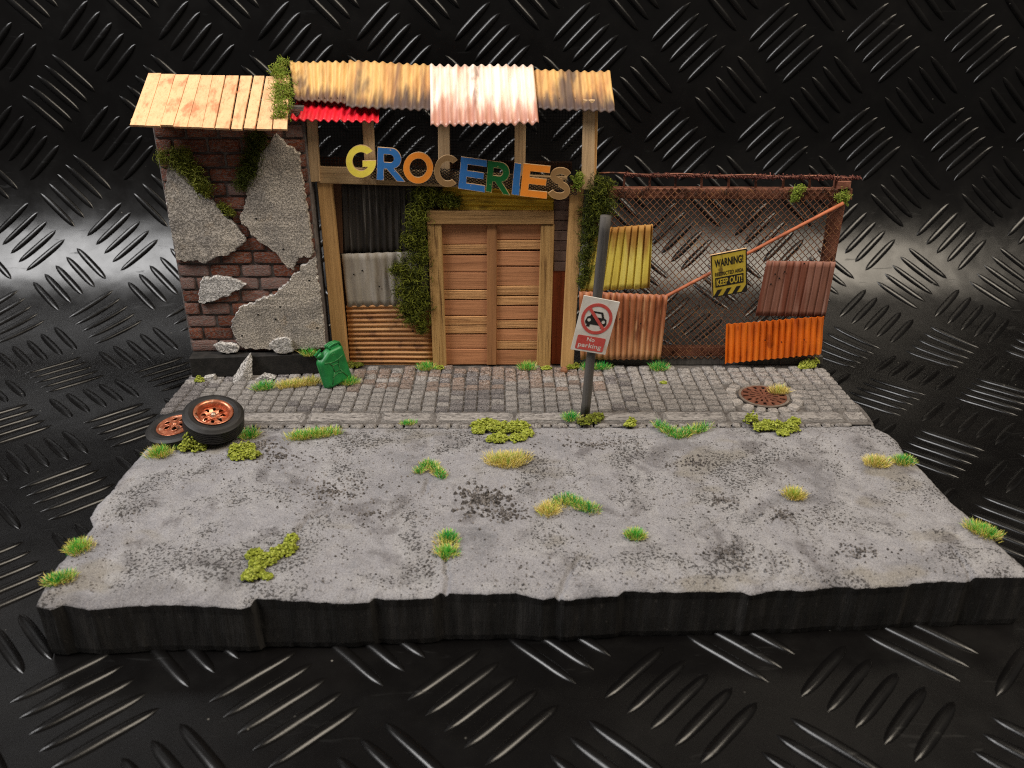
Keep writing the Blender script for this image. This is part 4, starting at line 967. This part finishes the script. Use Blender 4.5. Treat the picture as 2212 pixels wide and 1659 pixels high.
# warning sign
q = [W(a, b, YF - .42) for a, b in D6([(1117, 690), (1364, 641), (1371, 940), (1135, 985)])]
q[0].y -= .12; q[1].y -= .12
ws = thing('warning_sign', 'yellow and black WARNING KEEP OUT sign wired to the chain link fence', 'sign', (sum(q, Vector()) / 4))
fn = plane(q)
mb = MB(); mb.plate([(0, 0), (1, 0), (1, 1), (0, 1)], [], lambda u, v, h: fn(u, v, h - .1), .1, 0, 1); bd = part('board', mb, [M['sign_yellow'], M['card']], ws)
fr_mb = flat([(.0, .0), (1, 0), (1, 1), (0, 1)], fn, .002, [[(.03, .024), (.97, .024), (.97, .976), (.03, .976)]])
part('border', fr_mb, M['sign_black'], bd)
part('lettering', put_text('WARNING!', fn, .1, .115, .9, .30, .009, .03), M['sign_black'], bd)
part('lettering', put_text('RESTRICTED AREA', fn, .1, .42, .9, .51, .009, .022), M['sign_black'], bd)
part('panel', flat([(.1, .545), (.9, .545), (.9, .765), (.1, .765)], fn, .002), M['sign_black'], bd)
part('lettering', put_text('KEEP OUT!', fn, .135, .575, .865, .735, .012, .03), M['sign_yellow'], bd)
mb = MB()
for k in range(4):
    u = .03 + k * .27; poly = [(u, .975), (u + .13, .975), (u + .255, .83), (u + .125, .83)]
    poly = [(min(.97, a), b) for a, b in poly]
    flat(poly, fn, .002, (), mb)
part('hazard_stripes', mb, M['sign_black'], bd)
# no parking sign
YPO = G(1261, 897).y
pb = G(1263, 897); pt = W(1309, 466, YPO)
ns = thing('no_parking_sign', 'white No parking board on a leaning dark grey pole at the kerb', 'sign', pb)
mb = MB(); ax = (pt - pb); pts = [pb + ax * (t / 14) + Vector((.02 * nz(t * .4, 1), 0, 0)) for t in range(15)]; mb.tube(pts, [.2 - .012 * math.sin(t * .3) for t in range(15)], 14); part('pole', mb, M['pole'], ns)
q = [W(a, b, YPO - .3) for a, b in D6([(258, 968), (503, 1015), (403, 1372), (168, 1335)])]; fn = plane(q)
mb = MB(); mb.plate([(.0, .0), (1, 0), (1, 1), (0, 1)], [], lambda u, v, h: fn(u, v, h - .06), .06); bd = part('board', mb, M['sign_white'], ns)
AR = .665   # width / height of the board
def nc(r, n=40, cu=.5, cv=.37): return [(cu + r * math.cos(2 * math.pi * i / n), cv + r * AR * math.sin(2 * math.pi * i / n)) for i in range(n)]
def car(pts): return [(.5 + a, .37 + b * AR) for a, b in pts]
body = car([(-.30, .10), (-.27, -.02), (-.2, -.05), (-.13, -.2), (.13, -.2), (.2, -.05), (.27, -.02), (.30, .10), (.28, .17), (.24, .17), (.24, .24), (.15, .24), (.15, .17), (-.15, .17), (-.15, .24), (-.24, .24), (-.24, .17), (-.28, .17)])
win = car([(-.14, -.045), (-.09, -.155), (.09, -.155), (.14, -.045)])
lamps = [[(.5 + sx * .2 + .052 * math.cos(t), .37 + (.055 + .052 * math.sin(t)) * AR) for t in [k * .628 for k in range(10)]] for sx in (-1, 1)]
part('pictogram', flat(body, fn, .002, [win] + lamps), M['sign_black'], bd)
mb = flat(nc(.43), fn, .004, [nc(.345)]); d_ = Vector((.707, .707)); w_ = .042
sl = [(-.36, -.36 + 0)]; cs = []
for (a, b) in ((-.345, -w_), (.345, -w_), (.345, w_), (-.345, w_)):
    x_ = a * .707 - b * .707; y_ = a * .707 + b * .707; cs.append((.5 + x_, .37 + y_ * AR))
flat(cs, fn, .0105, (), mb)
part('prohibition_ring', mb, M['sign_red'], bd)
rr = []
for (cx_, cy_, a0) in ((.86, .73, -90), (.86, .94, 0), (.1 + .04, .94, 90), (.14, .73, 180)):
    for k in range(5): t = math.radians(a0 + k * 22.5); rr.append((cx_ + .04 * math.cos(t), cy_ + .027 * math.sin(t)))
part('caption_panel', flat(rr, fn, .002), M['sign_red'], bd)
part('lettering', put_text('No', fn, .38, .725, .60, .80, .010, .012), M['sign_white'], bd)
part('lettering', put_text('parking', fn, .17, .835, .83, .945, .010, .012), M['sign_white'], bd)

# ================================================================== jerry can
jc = G(731, 829); ja = math.radians(42)
jr = thing('jerry_can', 'green metal jerry can leaning by the shop post and plinth', 'jerry can', (jc.x, jc.y, 0))
jx = Vector((math.cos(ja), math.sin(ja), 0)); jy = Vector((-math.sin(ja), math.cos(ja), 0)); jz = Vector((0, 0, 1))
ln = math.radians(9); jz2 = (jz * math.cos(ln) + jy * math.sin(ln)); jy2 = jy * math.cos(ln) - jz * math.sin(ln)
sd = math.radians(8); jx2 = jx * math.cos(sd) + jz2 * math.sin(sd); jz3 = jz2 * math.cos(sd) - jx * math.sin(sd)
def J(a, b, cc): return jc + Vector((0, 0, .03)) + jx2 * a + jy2 * b + jz3 * cc       # a across, b depth, cc up
JW, JH, JD = 1.32, 1.74, .6
def rloop(pts, r, n=5):
    out = []; m = len(pts)
    for i in range(m):
        p = Vector(pts[i]); a = (Vector(pts[i - 1]) - p).normalized(); b = (Vector(pts[(i + 1) % m]) - p).normalized(); k = min(r, (Vector(pts[i - 1]) - p).length * .45, (Vector(pts[(i + 1) % m]) - p).length * .45)
        s0 = p + a * k; s1 = p + b * k
        for t in range(n + 1):
            u = t / n; out.append(tuple((s0 * (1 - u) ** 2 + p * 2 * u * (1 - u) + s1 * u * u)[:2]))
    return out
sil = rloop([(-JW / 2, 0), (JW / 2, 0), (JW / 2, JH * .98), (-.05, JH * .98), (-JW / 2, JH * .76)], .16)
def scale_loop(l, k, cx=0, cy=JH * .48): return [(cx + (x - cx) * (1 - k / (JW / 2)), cy + (y - cy) * (1 - k / (JH / 2))) for x, y in l]
mb = MB(); lay = [(.13, -JD / 2), (.05, -JD / 2 + .05), (.0, -JD / 2 + .14), (0, -.05), (-.045, -.03), (-.045, .03), (0, .05), (0, JD / 2 - .14), (.05, JD / 2 - .05), (.13, JD / 2)]
n = len(sil); vs = []
for k, y in lay: vs += [J(a, y, b) for a, b in scale_loop(sil, k)]
fs = []
for l in range(len(lay) - 1):
    for i in range(n):
        j = (i + 1) % n; fs.append((l * n + i, l * n + j, (l + 1) * n + j, (l + 1) * n + i)[::-1])
mb.add(vs, fs, 0, True); fs = [tuple(range(n)), tuple((len(lay) - 1) * n + i for i in range(n))[::-1]]
k0 = len(mb.v) - len(vs)
for f_ in fs: mb.f.append([k0 + i for i in f_]); mb.m.append(0); mb.sm.append(False)
part('body', mb, M['can'], jr)
def rib(mb, pts, r=.028): mb.tube([J(a, -JD / 2 - .005, b) for a, b in pts], r, 6)
mb = MB(); s_ = .15; cy = .84
rib(mb, [(-s_, cy - s_), (s_, cy - s_), (s_, cy + s_), (-s_, cy + s_), (-s_, cy - s_)])
for sx in (-1, 1):
    rib(mb, [(sx * s_, cy + s_), (sx * .26, cy + .34), (sx * .48, cy + .42)]); rib(mb, [(sx * s_, cy - s_), (sx * .26, cy - .36), (sx * .42, cy - .64)])
    rib(mb, [(sx * .26, cy + .34), (0, cy + .30)]); rib(mb, [(sx * .3, cy - .34), (0, cy - .26)])
part('embossing', mb, M['can_edge'], jr)
for yy in (-.17, 0, .17):
    mb = MB(); mb.tube([J(.02, yy, JH * .95), J(.03, yy, JH * 1.05), J(.28, yy, JH * 1.075), J(.56, yy, JH * 1.06), J(.58, yy, JH * .96)], .05, 7); part('handle', mb, M['can'], jr)
mb = MB(); a = J(-.42, 0, JH * .86); ax = (jx2 * -.5 + jz3 * .86).normalized(); mb.lathe([(0, .2), (.15, .2), (.17, .16), (.17, .05), (.14, .02), (.14, -.08)], a, ax, 18); part('cap', mb, M['can'], jr)
mb = MB(); mb.bar(a + ax * .22 - jx2 * .16 - jz3 * .02, a + ax * .26 + jx2 * .22 + jz3 * .1, .12, .05, ax); part('cap_lever', mb, M['can'], jr)
mb = MB(); mb.tube([J(.02 + .05 * math.cos(t), -JD / 2 - .0, 1.47 + .05 * math.sin(t)) for t in [k * .8 for k in range(8)]], .014, 5); mb.tube([J(.13, -JD / 2, 1.42), J(.13, -JD / 2, 1.52)], .014, 5); part('maker_mark', mb, M['can_edge'], jr)

# ================================================================== tyres
def wheel(label, C0, ax, R0, wdt, style):
    ax = Vector(ax).normalized(); C0 = Vector(C0)
    t = thing('car_wheel', label, 'wheel', C0 - ax * wdt / 2, 'scrapped car wheels at the road edge')
    h = wdt / 2; ri = R0 * .60
    prof = [(ri, h * .72), (ri * 1.03, h * .86), (ri * 1.15, h * .98), (R0 * .80, h * 1.03), (R0 * .9, h * .95), (R0 * .965, h * .78)]
    ng = 6; zz = h * .7
    for k in range(ng):
        z0 = zz - k * (2 * zz / ng); d = 2 * zz / ng
        prof += [(R0, z0), (R0, z0 - d * .62), (R0 * .925, z0 - d * .66), (R0 * .925, z0 - d * .96)]
    prof += [(R0 * .965, -h * .78), (R0 * .9, -h * .95), (R0 * .8, -h * 1.03), (ri * 1.15, -h * .98), (ri, -h * .8)]
    mb = MB(); mb.lathe(prof[::-1], C0, ax, 96, 0, False)
    part('tyre', mb, M['tyre'], t)
    a = ax.orthogonal().normalized(); b = ax.cross(a)
    if style == 0:
        dpt = h * .25
        mb = MB(); mb.lathe([(ri * .80, -h * .8), (ri * .80, h * .3), (ri * .86, h * .55), (ri * .9, h * .8), (ri * 1.03, h * .9), (ri * 1.08, h * 1.02), (ri * 1.02, h * 1.06), (ri * .9, h * .98), (ri * .85, h * .8), (ri * .8, dpt + .05), (ri * .78, dpt)][::-1], C0, ax, 56); rim = part('rim', mb, M['copper'], t)
        mb = MB(); holes = [[(ri * .52 * math.cos(an) + ri * .15 * math.cos(q) * math.cos(an) - ri * .1 * math.sin(q) * math.sin(an), ri * .52 * math.sin(an) + ri * .15 * math.cos(q) * math.sin(an) + ri * .1 * math.sin(q) * math.cos(an)) for q in [k * .628 for k in range(10)]] for an in [2 * math.pi * k / 8 + .2 for k in range(8)]]
        def dome(u, v, hh):
            r = math.hypot(u, v) / ri; return C0 + a * u + b * v + ax * (dpt + hh + .12 * math.exp(-((r - .52) / .2) ** 2))
        mb.plate(circ(ri * .8), holes, dome, .04); part('wheel_disc', mb, M['copper'], t)
        mb = MB(); mb.lathe([(0, .24), (ri * .1, .235), (ri * .145, .2), (ri * .16, .02), (ri * .22, 0)][::-1], C0 + ax * dpt, ax, 20); part('hub_cap', mb, M['silver'], t)
    else:
        dpt = h * .7
        mb = MB(); mb.lathe([(ri * .86, dpt * .7), (ri * .9, h * .78), (ri * 1.0, h * .86), (ri * 1.06, h * .96), (ri * 1.0, h * 1.0), (ri * .92, h * .95), (ri * .86, h * .8)][::-1], C0, ax, 56); part('rim', mb, M['copper'], t)
        holes = []
        for k in range(6):
            an = 2 * math.pi * k / 6; ca, sa = math.cos(an), math.sin(an); l = []
            for q in [i * .524 for i in range(12)]:
                rr_ = ri * (.47 + .2 * math.cos(q)); tt = ri * .13 * math.sin(q) * (1.25 + .5 * math.cos(q)); l.append((rr_ * ca - tt * sa, rr_ * sa + tt * ca))
            holes.append(l)
        mb = MB(); mb.plate(circ(ri * .9), holes, lambda u, v, hh: C0 + a * u + b * v + ax * (dpt + hh + .07 * (1 - (math.hypot(u, v) / ri) ** 2)), .05); part('wheel_disc', mb, M['copper'], t)
        mb = MB()
        for hl in holes: mb.tube([C0 + a * u + b * v + ax * (dpt + .06 + .07 * (1 - (math.hypot(u, v) / ri) ** 2)) for u, v in hl + [hl[0]]], .025, 6)
        part('spoke_edges', mb, M['copper'], t)
        mb = MB(); mb.lathe([(0, .1), (ri * .12, .09), (ri * .17, .02), (ri * .18, 0)][::-1], C0 + ax * (dpt + .07), ax, 20); part('hub_cap', mb, M['copper'], t)
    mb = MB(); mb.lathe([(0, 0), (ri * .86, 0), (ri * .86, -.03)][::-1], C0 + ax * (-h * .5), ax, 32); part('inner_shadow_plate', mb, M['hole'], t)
    return t
pA = W(380, 917, -6.9); wA = .62
cA = Vector((pA.x, -6.9, .28)); wheel('flat lying car wheel with a spoked copper rim, partly under the other', cA, (-.08, -.12, 1), 1.16, .52, 1)
cB = Vector((W(461, 903, -7.0).x, -7.0, .80)); wheel('car wheel with a dished copper rim tilted on top of the flat one', cB, (.2, -.24, 1), 1.16, .80, 0)

# ================================================================== greenery
def blades(mb, spine, hw, n, hgt, mix, lean=.55, z=0.0, gz=None):
    """spine in pixels on the ground; hw half width in cm; mix = material indices by distance from the core"""
    P_ = [G(a, b, z) for a, b in spine]
    L = [0]
    for a, b in zip(P_, P_[1:]): L.append(L[-1] + (b - a).length)
    for _ in range(n):
        d = R(0, L[-1]) if L[-1] > 0 else 0; k = 0
        while k < len(P_) - 2 and d > L[k + 1]: k += 1
        base = P_[0] if len(P_) == 1 else P_[k].lerp(P_[k + 1], (d - L[k]) / max(1e-6, L[k + 1] - L[k]))
        a = R(0, 6.283); r = hw * random.random() ** .55; off = Vector((math.cos(a) * r, math.sin(a) * r * .85, 0)); p = base + off
        if gz: p.z = gz(p.x, p.y)
        e = r / hw; out = Vector((math.cos(a), math.sin(a), 0)) * (1.4 * lean * e) + Vector((R(-.55, .55), R(-.55, .55), 0))
        h = hgt * R(.6, 1.1) * (1 - .25 * e); tip = p + (Vector((0, 0, 1)) + out).normalized() * h; mid = p.lerp(tip, .55) + Vector((0, 0, .06 * h)) ; s_ = Vector((R(-1, 1), R(-1, 1), 0)).normalized() * R(.007, .013)
        mi = random.choice(mix[0] if e < .55 + R(-.15, .15) else mix[1])
        tip.z -= .12 * h * e
        mb.add([p - s_, p + s_, mid + s_ * .8, mid - s_ * .8, tip], [(0, 1, 2, 3), (3, 2, 4)], mi, False)
GM = ['g_green', 'g_dark', 'g_light', 'g_straw', 'g_yellow']
GMIX = {'g': ((0, 0, 2), (2, 3, 4, 0)), 's': ((4, 3, 2), (3, 4, 3)), 'd': ((1, 1, 0), (0, 2, 3)), 'm': ((0, 2, 4), (3, 4, 2)), 'y': ((2, 4), (3, 4))}
def tuft(label, segs, hgt=.42, z=0.0):
    """segs: list of (spine px, half width cm, count, mix)"""
    mb = MB(); gz = (lambda x, y: road_z(x, y) if y < -6.5 else .0) if z == 0 else None
    for (sp, hw, n, mx) in segs: blades(mb, sp, hw, int(n * 2.0), hgt * 1.2, GMIX[mx], .6, z, gz)
    c0 = G(*segs[0][0][0], z)
    return solo('grass_tuft', mb, [M[k] for k in GM], c0, label, 'grass tuft', 'grass tufts')
tuft('pale green grass tuft growing on top of the black plinth', [([(662, 766), (674, 767)], .3, 130, 'g')], .45, 0.95)
tuft('long strip of grass before the plinth, green end turning to straw', [([(556, 842), (586, 838)], .28, 200, 'd'), ([(606, 838), (650, 832), (686, 829)], .3, 420, 's')], .42)
tuft('green grass tuft at the foot of the jerry can', [([(745, 830), (764, 828)], .3, 170, 'g')], .45)
tuft('long mixed grass strip at the kerb in front of the cobbles', [([(628, 948), (680, 942), (728, 936)], .3, 520, 'm'), ([(640, 946), (690, 940)], .15, 90, 'g')], .4)
tuft('grass tuft beside the tilted car wheel', [([(534, 945), (545, 936)], .28, 190, 'g')], .42)
tuft('pale grass tuft in front of the flat car wheel', [([(336, 985), (358, 978)], .36, 240, 'm'), ([(345, 982)], .2, 50, 'g')], .42)
tuft('bright grass tuft at the foot of the door frame nearest the jerry can', [([(912, 798), (932, 797)], .28, 150, 'g')], .42)
tuft('grass tuft on the door sill nearest the fence', [([(1130, 797), (1148, 797)], .28, 150, 'g')], .42)
tuft('green V shaped grass tuft on the kerb between pole and manhole', [([(1420, 920), (1448, 938), (1466, 946)], .2, 220, 'd'), ([(1466, 946), (1500, 932), (1530, 924)], .2, 220, 'd'), ([(1440, 932), (1470, 942), (1510, 928)], .3, 180, 'm')], .38)
tuft('wide straw coloured grass mound below the foam bush on the road', [([(1070, 994), (1095, 1000), (1122, 992)], .5, 560, 's')], .42)
tuft('small A shaped green tuft in the middle of the road', [([(902, 1022), (918, 1010), (930, 1002), (945, 1018), (955, 1034)], .16, 300, 'd'), ([(902, 1020), (928, 1002), (955, 1030)], .26, 150, 'y')], .3)
tuft('arched grass tuft on the road, straw end and dark green end', [([(1178, 1108), (1192, 1098)], .36, 230, 's'), ([(1200, 1088), (1228, 1080), (1250, 1094), (1284, 1104)], .24, 360, 'd'), ([(1200, 1090), (1250, 1092), (1285, 1104)], .34, 110, 'y')], .34)
tuft('two lobed green tuft near the middle of the front edge', [([(968, 1158), (972, 1168)], .28, 170, 'd'), ([(958, 1194), (975, 1196)], .3, 190, 'g'), ([(962, 1160), (965, 1195)], .38, 120, 'y')], .3)
tuft('single round green tuft on the bare road right of the arched one', [([(1370, 1162), (1374, 1158)], .3, 210, 'g')], .32)
tuft('straw tuft on the road edge beside a green one', [([(1882, 1003), (1908, 1002)], .33, 240, 's')], .42)
tuft('green tuft overhanging the road edge beside a straw one', [([(1940, 995), (1962, 995)], .3, 200, 'd'), ([(1950, 996)], .4, 70, 'y')], .34)
tuft('small yellowish tuft alone on the road below the manhole', [([(1706, 1072), (1722, 1075)], .27, 200, 'y')], .42)
tuft('green tuft with yellow rim on the road edge above the nearest corner', [([(165, 1190), (176, 1178)], .3, 200, 'g'), ([(172, 1184)], .44, 100, 'y')], .32)
tuft('green tuft on the broken corner of the road slab', [([(108, 1258), (130, 1250), (150, 1242)], .24, 240, 'd'), ([(112, 1256), (145, 1246)], .36, 110, 'y')], .3)
tuft('large bright tuft on the far side edge of the road', [([(2100, 1138), (2122, 1148), (2145, 1158)], .3, 260, 'g'), ([(2105, 1140), (2140, 1158)], .42, 120, 'y')], .34)
tuft('dark green tuft at the foot of the no parking pole', [([(1226, 908), (1240, 906)], .24, 160, 'd')], .4)
tuft('green tuft at the fence foot behind the no parking pole', [([(1262, 798), (1285, 797), (1312, 797)], .22, 240, 'd')], .4)
tuft('round green tuft at the fence foot near the open mesh', [([(1415, 799), (1434, 798)], .26, 160, 'd')], .45)
tuft('straw tuft growing out of the manhole lid', [([(1676, 850), (1692, 848)], .3, 170, 's')], .45)
tuft('tiny green tuft on the kerb below the doors', [([(872, 917), (896, 916)], .16, 80, 'g')], .25)

def foam(label, blobs, mats=('foam_a', 'foam_b', 'foam_c'), z=0.0, dens=1.0, place=None, size=1.0):
    """blobs: (px, py, rx cm, ry cm, height cm)"""
    mb = MB()
    for (px, py, rx, ry, h) in blobs:
        c0 = (place or (lambda a, b: G(a, b, z)))(px, py)
        for _ in range(int(300 * dens * (rx * ry / .12) ** .8) + 30):
            a = R(0, 6.283); q = random.random() ** .5 * (1 + .35 * nz(math.cos(R(0, 6)) * 0 + math.cos(a) * 2, math.sin(a) * 2, px * .37)); b = R(0, 1)
            hh = R(.7, 1.15) * h * math.sqrt(max(.02, 1 - q * q * .85)) * (1 + .35 * nz(c0.x * 3 + q * math.cos(a) * 4, q * math.sin(a) * 4, 2)); p = c0 + Vector((rx * q * math.cos(a), ry * q * math.sin(a), hh * (.35 + .65 * b)))
            r = R(.026, .058) * size; mi = random.choice((0, 0, 1, 2) if b > .4 else (0, 1, 1))
            vs = [p + Vector((R(-.4, .4), R(-.4, .4), 1)).normalized() * r * R(.8, 1.2), p + Vector((0, 0, -1)) * r]
            for k in range(5):
                t = k * 1.2566 + R(-.2, .2); vs.append(p + Vector((math.cos(t), math.sin(t), R(-.35, .5))) * r * R(.75, 1.3))
            mb.add(vs, [(0, 2 + k, 2 + (k + 1) % 5) for k in range(5)] + [(1, 2 + (k + 1) % 5, 2 + k) for k in range(5)], mi, False)
    c1 = (place or (lambda a, b: G(a, b, z)))(blobs[0][0], blobs[0][1])
    return solo('foam_bush', mb, [M[m] for m in mats], c1, label, 'ground cover', 'yellow green foam clumps')
foam('widest flat yellow green foam clump at the kerb below the shop', [(1050, 920, .6, .35, .28), (1085, 930, .7, .45, .32), (1120, 925, .5, .4, .28), (1075, 950, .45, .35, .22), (1118, 948, .35, .3, .2), (1035, 932, .3, .25, .2), (1140, 938, .25, .25, .18)])
foam('round yellow green foam bush in front of the two car wheels', [(415, 968, .42, .35, .62), (400, 972, .25, .25, .35), (432, 968, .25, .25, .4)])
foam('lobed foam bush on the road beside the tilted wheel', [(512, 985, .3, .28, .36), (530, 978, .32, .3, .42), (548, 986, .26, .25, .32), (520, 990, .3, .2, .28), (507, 972, .2, .2, .26), (540, 970, .22, .2, .3)])
foam('long bent foam clump lying on the front of the road', [(548, 1245, .36, .26, .24), (560, 1222, .3, .3, .26), (552, 1203, .3, .26, .24), (580, 1212, .3, .24, .26), (600, 1200, .3, .22, .26), (625, 1190, .26, .24, .26), (630, 1168, .2, .24, .24), (610, 1190, .24, .22, .22), (538, 1250, .2, .14, .16), (578, 1248, .16, .14, .14)])
foam('wide foam clump on the kerb below the manhole', [(1622, 914, .28, .28, .48), (1645, 926, .35, .25, .25), (1675, 925, .42, .32, .3), (1705, 928, .36, .32, .3), (1715, 914, .25, .25, .26), (1690, 938, .25, .18, .18), (1655, 918, .25, .2, .25)])
foam('olive foam clump wrapped round the no parking pole foot', [(1262, 915, .3, .25, .25), (1282, 908, .36, .3, .3), (1296, 903, .2, .2, .2)], ('foam_o', 'moss_b', 'foam_b'))
foam('small foam clump on the kerb just past the no parking pole', [(1364, 916, .2, .22, .3), (1360, 920, .24, .14, .16)])
foam('small bright foam clump behind the lumpy plaster chunk', [(431, 824, .2, .15, .26)])
foam('olive foam clump between jerry can and shop wall', [(758, 793, .3, .2, .3), (775, 790, .2, .18, .15)], ('foam_o', 'foam_b', 'moss_b'))
foam('little foam clump at the door frame foot next to a grass tuft', [(950, 797, .2, .16, .18)])
foam('little foam clump at the door frame foot nearest the fence', [(1180, 798, .26, .18, .16)])
foam('foam clump beside the brown pebble at the shop post', [(1232, 797, .22, .16, .22), (1244, 795, .15, .14, .3)], ('foam_b', 'moss_a', 'foam_o'))
foam('tuft of foam at the open end of the fence foot', [(1744, 792, .42, .3, .3), (1760, 785, .2, .2, .35), (1735, 795, .25, .16, .16)])
foam('tiny foam speck in the cobbles between pole and manhole', [(1433, 828, .14, .1, .12)])

def curls(mb, p, n, rad, mats, fl=.45, r=.014, flat=.5):
    for _ in range(n):
        q = p + Vector((random.gauss(0, .46) * rad, -abs(random.gauss(0, .5)) * rad * flat + .05, random.gauss(0, .46) * rad))
        d = Vector((R(-1, 1), R(-1, .4), R(-1, 1))).normalized(); a = d.orthogonal().normalized(); b = d.cross(a); k = R(2, 6) * random.choice((-1, 1)); cr = R(.04, .13) * (fl / .42); L = fl * R(.45, 1.0); pts = []
        for i in range(7):
            t = i / 6; pts.append(q + d * L * (t - .5) + (a * math.cos(k * t * 1.6) + b * math.sin(k * t * 1.6)) * cr)
        mb.tube(pts, [r * .8, r, r, r, r, r * .8, r * .5], 3, random.choice(mats), False, False)
def moss(label, spots, mats, Yp, mul=1.0, fl=.42, place=None, cat='moss', name='moss_clump', r=.0115):
    mb = MB(); f = place or (lambda a, b: W(a, b, Yp))
    for (px, py, rad) in spots: curls(mb, f(px, py) + Vector((0, -rad * .15, 0)), int(95 * mul * (rad / .4) ** 1.6) + 8, rad, (0, 0, 1, 2), fl, r)
    return solo(name, mb, [M[k] for k in mats], f(spots[0][0], spots[0][1]), label, cat, 'moss and ivy growing on the buildings')
onr = lambda a, b: ONP(a, b, rp, RN) + RN * .12
BR_ = ('moss_br', 'moss_br2', 'moss_c'); MO = ('moss_a', 'moss_b', 'moss_c'); IV = ('ivy_a', 'ivy_b', 'moss_b')
moss('bright moss seam between plank roof and tan roof iron', [(612, 145, .3), (606, 165, .38), (612, 188, .42), (606, 210, .38), (612, 232, .42), (608, 252, .32), (600, 160, .25), (622, 205, .3)], BR_, 0, 1.3, .3, onr)
moss('olive moss running down the brick wall along the broken plaster edge', [(352, 342, .25), (378, 336, .36), (396, 332, .34), (402, 352, .4), (418, 368, .36), (428, 386, .34), (434, 400, .32), (446, 408, .28), (395, 360, .3)], MO, YPL - .05, 1.3)
moss('dark moss hanging under the plank roof beside the tall plaster slab', [(560, 296, .36), (548, 318, .4), (545, 340, .4), (535, 362, .38), (528, 380, .35), (520, 398, .28), (552, 300, .3), (545, 372, .25)], IV, YPL + .05, 1.3)
moss('small moss pad in the gap between two plaster slabs', [(482, 447, .22), (492, 456, .22), (500, 460, .14)], MO, YPL + .08, 1.5, .25)
moss('thick ivy growing up the door frame over the grey iron', [(912, 415, .5), (940, 425, .45), (965, 430, .4), (985, 436, .3), (905, 450, .5), (898, 480, .46), (905, 500, .4), (895, 515, .5), (910, 535, .42), (878, 520, .3), (895, 560, .5), (870, 580, .5), (905, 590, .5), (880, 610, .55), (905, 625, .5), (870, 630, .4), (885, 650, .5), (912, 660, .45), (875, 668, .4), (900, 682, .42), (885, 690, .32), (915, 700, .3), (910, 712, .2), (855, 585, .3), (915, 470, .3), (915, 560, .3), (918, 640, .3)], ('moss_a', 'moss_b', 'ivy_b'), -.02, 1.0, .42)
moss('dark ivy bush on the corner between shop post and fence', [(1280, 395, .4), (1295, 410, .5), (1310, 400, .35), (1285, 430, .5), (1308, 440, .45), (1275, 455, .45), (1298, 462, .4), (1270, 480, .4), (1283, 500, .35), (1266, 510, .36), (1270, 535, .36), (1262, 555, .34), (1265, 580, .32), (1260, 600, .28), (1258, 615, .18)], ('ivy_a', 'ivy_b', 'moss_a'), -.18, 1.2)
moss('bright moss pad where the shop beam meets the end post', [(1248, 388, .26), (1246, 400, .24), (1252, 380, .18)], BR_, -.4, 1.6, .22)
moss('green moss pad on the fence top rail', [(1722, 412, .24), (1718, 424, .24), (1730, 408, .22), (1716, 432, .14)], BR_, YF - .1, 1.6, .22)
moss('green moss pad on the end post of the fence', [(1820, 422, .28), (1815, 428, .22), (1828, 428, .2)], BR_, YF - .1, 1.6, .22)
mb = MB(); pp = G(1218, 802); mb.lathe([(0, .26), (.1, .22), (.17, .1), (.18, 0), (.12, -.05)][::-1], pp, (.1, 0, 1), 9, 0, False); solo('pebble', mb, M['pebble'], pp, 'small brown pebble lying at the foot of the shop post', 'pebble')
